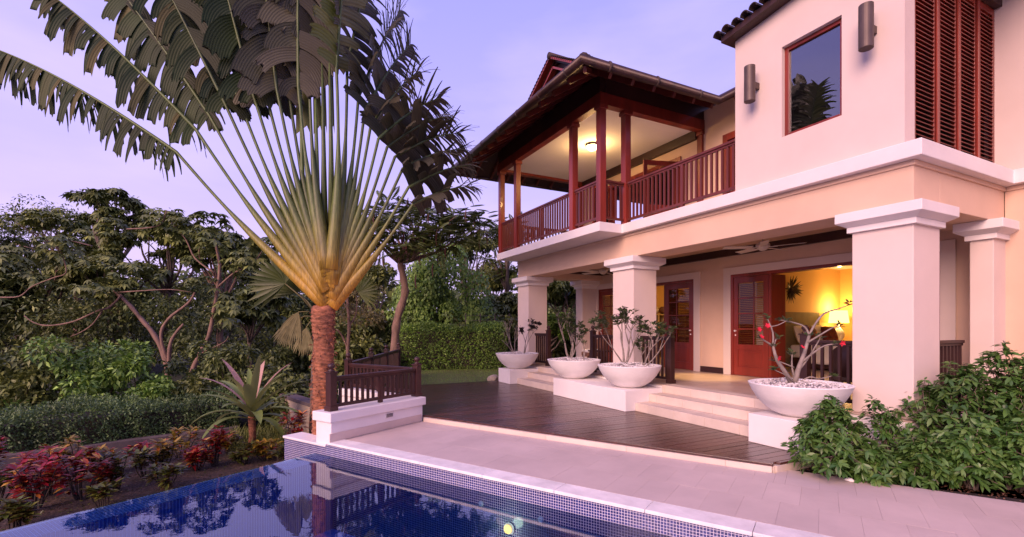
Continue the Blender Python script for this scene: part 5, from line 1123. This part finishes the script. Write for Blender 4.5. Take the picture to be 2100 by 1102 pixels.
# thin pale tree right of the palm
t = thing('slim_tree', 'slim pale young tree standing right behind the palm trunk', 'tree', at(716, 11.5)); m = MB(); rs = random.Random(31); nr = np.random.default_rng(31)
poly_tube(m, [(716, 11.5, 790), (713, 11.5, 712), (716, 11.5, 670), (712, 11.5, 610), (708, 11.6, 560)], .055, .025); poly_tube(m, [(713, 11.5, 714), (702, 11.4, 690), (692, 11.3, 676)], .03, .018, 6); poly_tube(m, [(716, 11.5, 668), (728, 11.6, 650), (732, 11.7, 620), (726, 11.8, 590)], .022, .01, 6); poly_tube(m, [(714, 11.5, 640), (700, 11.6, 600), (705, 11.6, 560)], .02, .01, 6)
m.build('trunk', M['bark_pink'], t, smooth=True)
C = np.array([tuple(at2(*p)) for p in ((708, 11.6, 560), (726, 11.8, 588), (705, 11.6, 575), (735, 11.8, 612), (690, 11.4, 640), (745, 12, 650), (725, 12, 640))]); leaves_obj('crown', [fine_leaves(nr, C, np.full(len(C), .40), 1100, .10, .4)], M['fol_gold'], t)
# fan palm behind the big palm
M['fan_leaf'] = leafm('fan_palm_leaf', (.055, .085, .016), (.11, .14, .03), .3, .45); M['fan_dry'] = leafm('drying_fan_leaf', (.14, .13, .05), (.25, .22, .09), .3, .6)
t = thing('fan_palm', 'yellowish fan palm with drooping dry fronds right behind the big palm trunk', 'palm tree', at(640, 9.6)); rs = random.Random(8); nr = np.random.default_rng(8)
c0 = at2(652, 9.6, 650); g = at(645, 9.7); g.z = -.9; m = MB(); m.tube([g, c0], [.12, .09], 10); m.build('trunk', M['bark_grey'], t, smooth=True)
for (px, py, d, rad_, mt, ax) in ((585, 582, 9.4, .78, 'fan_leaf', (-.75, .60)), (610, 600, 9.9, .62, 'fan_leaf', (-.3, .9)), (612, 640, 9.3, .50, 'fan_dry', (-.4, -.9)), (628, 672, 9.3, .42, 'fan_dry', (-.1, -1)), (598, 660, 9.4, .42, 'fan_dry', (-.5, -.85)), (735, 600, 9.9, .5, 'fan_leaf', (.8, .5))):
    h = at2(px, d, py); m = MB(); m.tube([c0, c0.lerp(h, .5) + Vector((0, 0, .06)), h], [.016, .012, .009], 6); lf = m.build('frond', M['fan_dry'], t, smooth=True)
    n = 26; a = np.linspace(-1.35, 1.35, n) if mt == 'fan_leaf' else np.linspace(-.6, .6, n); ux, uz = ax; base_a = math.atan2(uz, ux); an = base_a + a
    D = np.cos(an)[:, None] * np.array(RT) + np.sin(an)[:, None] * np.array([0, 0, 1.]) + np.array(NC) * (.15 * np.cos(np.arange(n) * np.pi))[:, None] * .5
    leaves_obj('fan_blade', [leaf_arrays(np.tile(np.array(h), (n, 1)), D, np.tile(np.array(NC), (n, 1)) + nr.normal(0, .1, (n, 3)), rad_ * nr.uniform(.85, 1.05, n), rad_ * .125, .12 if mt == 'fan_leaf' else .35, .1, True)], M[mt], lf)

# ------------------------------------------------------------------ hedges
def hedge(label, p, q_, w, z0, z1, n, L, fol, seed):
    nr = np.random.default_rng(seed); p = Vector((*p, 0)); q_ = Vector((*q_, 0)); d = (q_ - p); ln = d.length; d.normalize(); s = Vector((-d.y, d.x, 0)); t = thing('clipped_hedge', label, 'hedge', (p + q_) / 2 + Vector((0, 0, z0)))
    m = MB(); i_ = .14; m.prism([tuple((p + s * i_)[:2]), tuple((q_ + s * i_)[:2]), tuple((q_ + s * (w - i_))[:2]), tuple((p + s * (w - i_))[:2])], z0 - .05, z1 - .16); m.build('branches', M['bark_dark'], t)
    u = nr.uniform(0, 1, n) * ln; wt = nr.uniform(0, 1, n) * w; zt = nr.uniform(0, 1, n) * (z1 - z0); f = nr.integers(0, 10, n); dep = nr.exponential(.05, n) - .035
    lump = .09 * np.sin(u * 2.3 + seed) + .06 * np.sin(u * 6.1 + zt * 5) + .05 * np.sin(wt * 9 + u * 4) + .04 * np.sin(u * 13.3 + zt * 3)
    side = np.where(f < 4, 0, np.where(f < 5, 1, np.where(f < 9, 2, 3)))
    wt = np.where(side == 0, dep - lump, np.where(side == 1, w - dep + lump, wt)); zt = np.where(side == 2, z1 - z0 - dep + lump, zt); u = np.where(side == 3, np.where(nr.random(n) < .5, dep, ln - dep), u)
    P = np.array(p)[None] + np.array(d)[None] * u[:, None] + np.array(s)[None] * wt[:, None]; P[:, 2] = z0 + zt
    out = np.where((side == 0)[:, None], -np.array(s), np.where((side == 1)[:, None], np.array(s), np.array([0, 0, 1.])))
    D = norm(out * .7 + nr.normal(0, .6, (n, 3)) + [0, 0, .2]); leaves_obj('foliage', [leaf_arrays(P, D, norm(out + nr.normal(0, .5, (n, 3))), nr.uniform(.7, 1.3, n) * L, nr.uniform(.4, .55, n) * L, .1)], M['fol_' + fol], t)
K1 = at(492, 11.0); K0 = at(-160, 7.9)
kd = (K0 - K1).normalized(); ks = Vector((-kd.y, kd.x, 0)); ks = ks if ks.x < 0 else -ks
hedge('long low clipped hedge of small dark leaves behind the grey kerb', tuple((K1 + ks * .25)[:2]), tuple((K0 + ks * .25)[:2]), 1.35, -.85, .02, 26000, .062, 'hedge', 41) if (Vector((-(K0 - K1).y, (K0 - K1).x)).dot(ks.xy) > 0) else hedge('long low clipped hedge of small dark leaves behind the grey kerb', tuple((K0 + ks * .25)[:2]), tuple((K1 + ks * .25)[:2]), 1.35, -.85, .02, 26000, .062, 'hedge', 41)
m = MB(); m.prism([tuple(K1[:2]), tuple(K0[:2]), tuple((K0 + ks * .2)[:2]), tuple((K1 + ks * .2)[:2])], -1.0, -.60); tag(m.build('garden_kerb', M['concrete'], bevel=.015), 'long grey concrete kerb between the red bushes and the dark hedge', 'kerb')
HB0, HB1 = at(812, 18.2), at(1040, 18.6)
hedge('tall clipped green hedge behind the lawn left of the house', tuple(HB0[:2]), tuple(HB1[:2]), 1.3, 0.0, 1.66, 17000, .085, 'bright', 43)
# thin wire fence beyond the hedge
t = thing('wire_fence', 'thin grey wire fence just showing above the clipped hedge', 'fence', at(1000, 19.8))
for k, px in enumerate((955, 985, 1015, 1045)):
    b = at(px, 19.9); m = MB(); m.tube([b, b + Vector((0, 0, 2.25))], .02, 6); m.build('post', M['concrete'], t)
for z in (1.75, 1.95, 2.15):
    m = MB(); m.tube([at(950, 19.9, z), at(1050, 19.9, z)], .006, 4); m.build('wire', M['concrete'], t)
# grass: lawn blades
nr = np.random.default_rng(71); n = 9000; P = np.stack([nr.uniform(-19.3, -12.95, n), nr.uniform(2.8, 9.5, n), np.full(n, .045)], 1); k = (P[:, 0] < -13.05) | (P[:, 1] < 6.8); P = P[k]; n = len(P)
leaves_obj('grass_blades', [leaf_arrays(P, nr.normal(0, .4, (n, 3)) + [0, 0, 1], nr.normal(0, 1, (n, 3)), nr.uniform(.02, .05, n), .012)], M['fol_bright'], None, kind='stuff')
# ------------------------------------------------------------------ crotons
M['croton'] = leafm('croton_leaf', (.07, .014, .010), (.36, .018, .022), .2, .35, c3=(.55, .30, .04)); M['croton_y'] = leafm('yellow_croton_leaf', (.10, .09, .015), (.40, .26, .03), .2, .35, c3=(.30, .03, .02)); M['croton_d'] = leafm('dark_croton_leaf', (.07, .018, .014), (.085, .115, .022), .2, .35, c3=(.20, .20, .03))
def croton(px, d, h, w, mt, seed, label, z0=-.80):
    if mt == 'croton_d': label = label.replace('dark red', 'green and red').replace('small red brown', 'small green').replace('dark', 'green', 1)
    nr = np.random.default_rng(seed); rs = random.Random(seed); b = at(px, d, z0); t = thing('croton', label, 'shrub', b, 'crotons planted along the pool edge'); m = MB(); parts = []
    h *= 1.12; w *= 1.12; ns = max(5, int(w * 24))
    for k in range(ns):
        an = rs.uniform(0, 6.28); r_ = w * .5 * math.sqrt(rs.random()); q = b + Vector((math.cos(an) * r_, math.sin(an) * r_, h * rs.uniform(.5, 1))); limb(m, b + Vector((math.cos(an) * .05, math.sin(an) * .05, -.02)), q, .012, .006, rs, .08, 4, 5)
        for lay in range(rs.randint(2, 4)):
            c_ = np.array(q) - np.array([0, 0, lay * .05 * h / .5]); kk = rs.randint(7, 10); a = nr.uniform(0, 6.28, kk); D = np.stack([np.cos(a), np.sin(a), nr.uniform(.1, .9, kk) - lay * .15], 1)
            parts.append(leaf_arrays(np.tile(c_, (kk, 1)), D, np.tile([0, 0, 1.], (kk, 1)), nr.uniform(.10, .19, kk), nr.uniform(.045, .07, kk), .15, .12, True))
    m.build('stems', M['bark_dark'], t); leaves_obj('leaves', parts, M[mt], t)
for k, a in enumerate(((70, 6.5, .62, .55, 'croton', 'large red croton at the left edge of the picture by the pool'), (165, 6.9, .60, .6, 'croton', 'large red croton right of the leftmost one'), (140, 7.6, .62, .5, 'croton_y', 'yellow flecked croton behind the two large red ones'), (-10, 6.7, .55, .5, 'croton_d', 'dark croton cut by the left edge of the picture'), (235, 7.3, .50, .45, 'croton_d', 'dark red croton at the right of the large red group'), (30, 5.9, .30, .35, 'croton_d', 'small dark croton in front of the leftmost red one'),
        (300, 7.9, .42, .36, 'croton_d', 'thin dark croton left of the yellow topped one'), (328, 8.1, .52, .36, 'croton_y', 'yellow topped croton halfway along the pool edge'), (340, 7.4, .30, .3, 'croton_d', 'low dark croton close to the pool rim halfway along'), (372, 8.9, .55, .5, 'croton_y', 'yellow and red croton against the grey kerb'), (440, 8.6, .58, .42, 'croton', 'red croton between the kerb and the pool edge'), (215, 6.6, .28, .3, 'croton_d', 'low dark croton close to the pool rim at left'),
        (545, 8.9, .36, .4, 'croton_y', 'low yellow croton at the foot of the pink leaved plant'), (600, 9.3, .75, .32, 'croton', 'red croton with dark tips by the beige wall'), (578, 8.6, .30, .35, 'croton_d', 'small dark croton beside the tiled pool wall'), (500, 8.7, .30, .3, 'croton_d', 'small red brown croton left of the pink leaved plant'), (400, 8.3, .34, .34, 'croton', 'short red croton on bare soil left of the kerb end'), (285, 8.6, .36, .36, 'croton', 'short red croton near the kerb behind the thin green one'), (205, 8.0, .45, .4, 'croton_y', 'yellow red croton behind the large red group'), (100, 7.1, .62, .5, 'croton', 'red croton in the middle of the large red group'), (-40, 7.6, .6, .5, 'croton', 'red croton against the kerb cut by the left picture edge'), (470, 9.4, .34, .34, 'croton_y', 'low yellow croton where the grey kerb ends'))):
    croton(*a[:5], 600 + k, a[5])
nr = np.random.default_rng(72); n = 1800; a_ = nr.uniform(6.6, 10.8, n); b_ = nr.uniform(-1, 5.8, n); P = np.stack([-C30 * a_ - S30 * b_, -S30 * a_ + C30 * b_, np.full(n, -.80)], 1)
leaves_obj('fallen_leaves', [leaf_arrays(P, nr.normal(0, 1, (n, 3)) * [1, 1, .1] + [0, 0, .1], norm(nr.normal(0, .3, (n, 3)) + [0, 0, 1]), nr.uniform(.03, .08, n), nr.uniform(.015, .03, n), .05)], M['croton_d'], None, kind='stuff')
n = 1500; px_ = nr.uniform(470, 600, n); d_ = nr.uniform(9.2, 11, n); x = d_ * (px_ - 1050) / 980; P = np.stack([.4524 * x - .8918 * d_, .8918 * x + .4524 * d_, np.full(n, -.82)], 1)
leaves_obj('tall_grass', [leaf_arrays(P, nr.normal(0, .35, (n, 3)) + [0, 0, 1], nr.normal(0, 1, (n, 3)), nr.uniform(.15, .45, n), .014, .1, .1, True)], M['fol_mid'], None, kind='stuff')
# pink leaved cordyline
M['strap_green'] = leafm('strap_leaf', (.10, .17, .022), (.24, .29, .075), .3, .45, back=(.20, .22, .08)); M['strap_pink'] = leafm('pink_strap_leaf', (.38, .20, .17), (.58, .38, .32), .3, .45)
cb = at(514, 9.5, -.82); t = thing('cordyline', 'strap leaved plant with pink young leaves standing by the pool corner', 'plant', cb); ct = at2(516, 9.5, 858); m = MB(); m.tube([cb, cb.lerp(ct, .5) + Vector((.02, .03, 0)), ct, ct + Vector((0, 0, .25))], [.075, .065, .065, .03], 10); m.build('trunk', M['palm_trunk'], t, smooth=True)
rs = random.Random(14)
def strap(base, dirv, L, W, droop, mt):
    V = []; F = []; p = base.copy(); d = dirv.normalized(); n = 9; sd_ = d.cross(ZUP); sd_ = sd_.normalized() if sd_.length > .05 else RT
    for j in range(n + 1):
        t_ = j / n; w = W * (math.sin(math.pi * min(1, .12 + t_ * .88)) ** .7) * (1 if t_ < 1 else .05); upv = sd_.cross(d).normalized(); V += [tuple(p - sd_ * w / 2 + upv * w * .16), tuple(p), tuple(p + sd_ * w / 2 + upv * w * .16)]; d = (d - ZUP * droop * (.4 + t_) / n).normalized(); p = p + d * L / n
    for j in range(n): q = j * 3; F += [(q, q + 1, q + 4, q + 3), (q + 1, q + 2, q + 5, q + 4)]
    link('leaf', mesh_np('leaf', V, F, True), M[mt], t)
for k in range(2, 30):
    an = k * 2.4; tl = .38 + .85 * (k / 30); dv = RT * math.cos(an) * tl + NC * math.sin(an) * tl * .8 + ZUP * (1.15 - .75 * k / 30); strap(ct + Vector((0, 0, .2 - .25 * k / 30)), dv, rs.uniform(1.0, 1.3), rs.uniform(.12, .20), (.6 + 1.5 * k / 30) * rs.uniform(.7, 1.3), 'strap_pink' if k in (2, 4, 5, 9) else 'strap_green')
# beige garden wall behind it
m = MB(); n = 10; P0, P1, P2 = at(575, 11.2), at(610, 10.3), at(664, 9.3); outer = []; inner = []
for k in range(n + 1):
    s = k / n; p = P0 * (1 - s) ** 2 + P1 * 2 * s * (1 - s) + P2 * s * s; tg = ((P1 - P0) * (1 - s) + (P2 - P1) * s).normalized(); nn = Vector((-tg.y, tg.x, 0)); outer.append(p); inner.append(p + nn * .22)
gw = thing('curved_wall', 'low curved beige garden wall between the strap leaved plant and the palm', 'garden wall', P1)
for (za, zb, off, mt, nm) in ((-.95, .06, 0, 'beige_wall', 'wall_body'), (.0605, .13, .03, 'concrete', 'coping')):
    m = MB()
    for k in range(n):
        a, b_, c_, d_ = outer[k], outer[k + 1], inner[k + 1], inner[k]; o1 = (a - d_).normalized() * off; o2 = (b_ - c_).normalized() * off
        m.prism([tuple((a + o1)[:2]), tuple((b_ + o2)[:2]), tuple((c_ - o2)[:2]), tuple((d_ - o1)[:2])], za, zb)
    m.build(nm, M[mt], gw)

# ------------------------------------------------------------------ shrubs in the bed by the nearest column
M['shrub_leaf'] = leafm('glossy_shrub_leaf', (.040, .105, .020), (.095, .19, .038), .18, .38, c3=(.13, .21, .05), spec=.5)
M['white_petal'] = leafm('white_petal', (.7, .65, .62), (.85, .8, .76), .2, .5)
def shrub(px, d, top, rad_, seed, label, whorls=190):
    nr = np.random.default_rng(seed); rs = random.Random(seed); b = at(px, d, -.03); t = thing('leafy_shrub', label, 'shrub', b, 'leafy shrubs in the bed by the column'); m = MB(); h = top - b.z
    C = []
    whorls = int(whorls * 1.3)
    for k in range(whorls):
        u = rs.uniform(0, 6.28); v = rs.random() ** .6; zz = rs.uniform(.20, 1.0); r_ = rad_ * v * (1.0 - .55 * max(0, zz - .55) / .45) * (.75 + .25 * min(1, zz / .3)); C.append((b.x + math.cos(u) * r_, b.y + math.sin(u) * r_, b.z + h * (zz * (1 - .25 * v * v))))
    C = np.array(C)
    hubs = [b + Vector((rs.uniform(-1, 1) * rad_ * .35, rs.uniform(-1, 1) * rad_ * .35, h * rs.uniform(.25, .5))) for _ in range(8)]
    for hb in hubs: limb(m, b + Vector((rs.uniform(-.08, .08), rs.uniform(-.08, .08), -.02)), hb, .014, .009, rs, .1, 4, 5)
    for k in range(0, whorls, 2):
        hb = min(hubs, key=lambda q: (q - Vector(C[k])).length); limb(m, hb, C[k], .006, .003, rs, .1, 3, 4)
    m.build('stems', M['bark_grey'], t, smooth=True); n = len(C); lf = 9; ax = norm((C - np.array(b) - [0, 0, h * .4]) * [1, 1, .5] + nr.normal(0, .15, (n, 3)) + [0, 0, .45]); e1 = norm(np.cross(ax, nr.normal(0, 1, (n, 3)))); e2 = np.cross(ax, e1)
    a = nr.uniform(0, 6.28, (n, lf)); tilt = nr.uniform(-.5, .55, (n, lf, 1))
    D = (np.cos(a)[..., None] * e1[:, None] + np.sin(a)[..., None] * e2[:, None] + tilt * ax[:, None]).reshape(-1, 3); L = nr.uniform(.065, .115, n * lf)
    P = np.repeat(C, lf, 0) - np.repeat(ax, lf, 0) * nr.uniform(0, .07, (n * lf, 1)); leaves_obj('leaves', [leaf_arrays(P, D, np.repeat(ax, lf, 0) + nr.normal(0, .2, (n * lf, 3)), L, L * nr.uniform(.36, .46, n * lf), .25, .12, True)], M['shrub_leaf'], t)
    fl = []
    for k in nr.choice(n, 2, replace=False):
        an = np.arange(5) * 2 * np.pi / 5; fl.append(leaf_arrays(np.tile(C[k] + ax[k] * .03, (5, 1)), np.stack([np.cos(an), np.sin(an), np.full(5, .3)], 1), np.tile([0, 0, 1.], (5, 1)), .018, .014, 0, .1, True))
    leaves_obj('flowers', fl, M['white_petal'], t)
for k, a in enumerate(((1700, 5.5, .92, .44, 'leafy green shrub spilling over the end of the deck by the nearest bowl', 210), (1800, 5.75, .88, .36, 'open leafy shrub right in front of the nearest column base', 75), (1895, 5.85, 1.10, .44, 'leafy shrub at the right corner of the nearest column', 110), (1965, 5.6, 1.34, .50, 'tall leafy shrub right of the nearest column', 200), (2060, 5.6, 1.56, .54, 'tallest leafy shrub, near the right edge of the picture', 240), (2150, 5.2, 1.42, .55, 'leafy shrub cut by the right edge of the picture', 220),
        (1790, 5.32, .46, .28, 'low leafy shrub at the paving edge, second from the deck', 130), (1890, 5.22, .58, .30, 'low leafy shrub at the paving edge below the column corner', 150), (1990, 5.12, .66, .32, 'low leafy shrub at the paving edge under the tall one', 170), (2090, 5.02, .74, .33, 'low leafy shrub at the paving edge near the right picture edge', 170))):
    shrub(*a[:4], 700 + k, a[4], a[5])
nr = np.random.default_rng(73); n = 1500; px_ = nr.uniform(1640, 2150, n); d_ = nr.uniform(4.6, 6, n); x = d_ * (px_ - 1050) / 980; X_ = .4524 * x - .8918 * d_; Y_ = .8918 * x + .4524 * d_; bb = -S30 * X_ + C30 * Y_; k = bb > 6.6; P = np.stack([X_[k], Y_[k], np.full(k.sum(), -.022)], 1); n = len(P)
leaves_obj('leaf_litter', [leaf_arrays(P, nr.normal(0, 1, (n, 3)) * [1, 1, .1] + [0, 0, .08], norm(nr.normal(0, .3, (n, 3)) + [0, 0, 1]), nr.uniform(.02, .06, n), nr.uniform(.01, .025, n), .05)], M['wicker'], None, kind='stuff')
def rock(c, s, label, mt, seed):
    nr = np.random.default_rng(seed); b = bmesh.new(); bmesh.ops.create_icosphere(b, subdivisions=2, radius=1)
    for v in b.verts: k = 1 + nr.uniform(-.16, .16); v.co = Vector((v.co.x * s[0] * k, v.co.y * s[1] * k, v.co.z * s[2] * k))
    me = bpy.data.meshes.new('rock'); b.to_mesh(me); b.free(); o = link('rock', me, M[mt], None, c); tag(o, label, 'rock')
rock(at(1742, 5.28, .0), (.055, .03, .03), 'small white stone lying on the edge of the dark shrub bed', 'bowl', 3); rock(at(1012, 14.6, .10), (.22, .17, .14), 'grey brown rock on the lawn beside the leftmost plinth', 'beige_wall', 4)
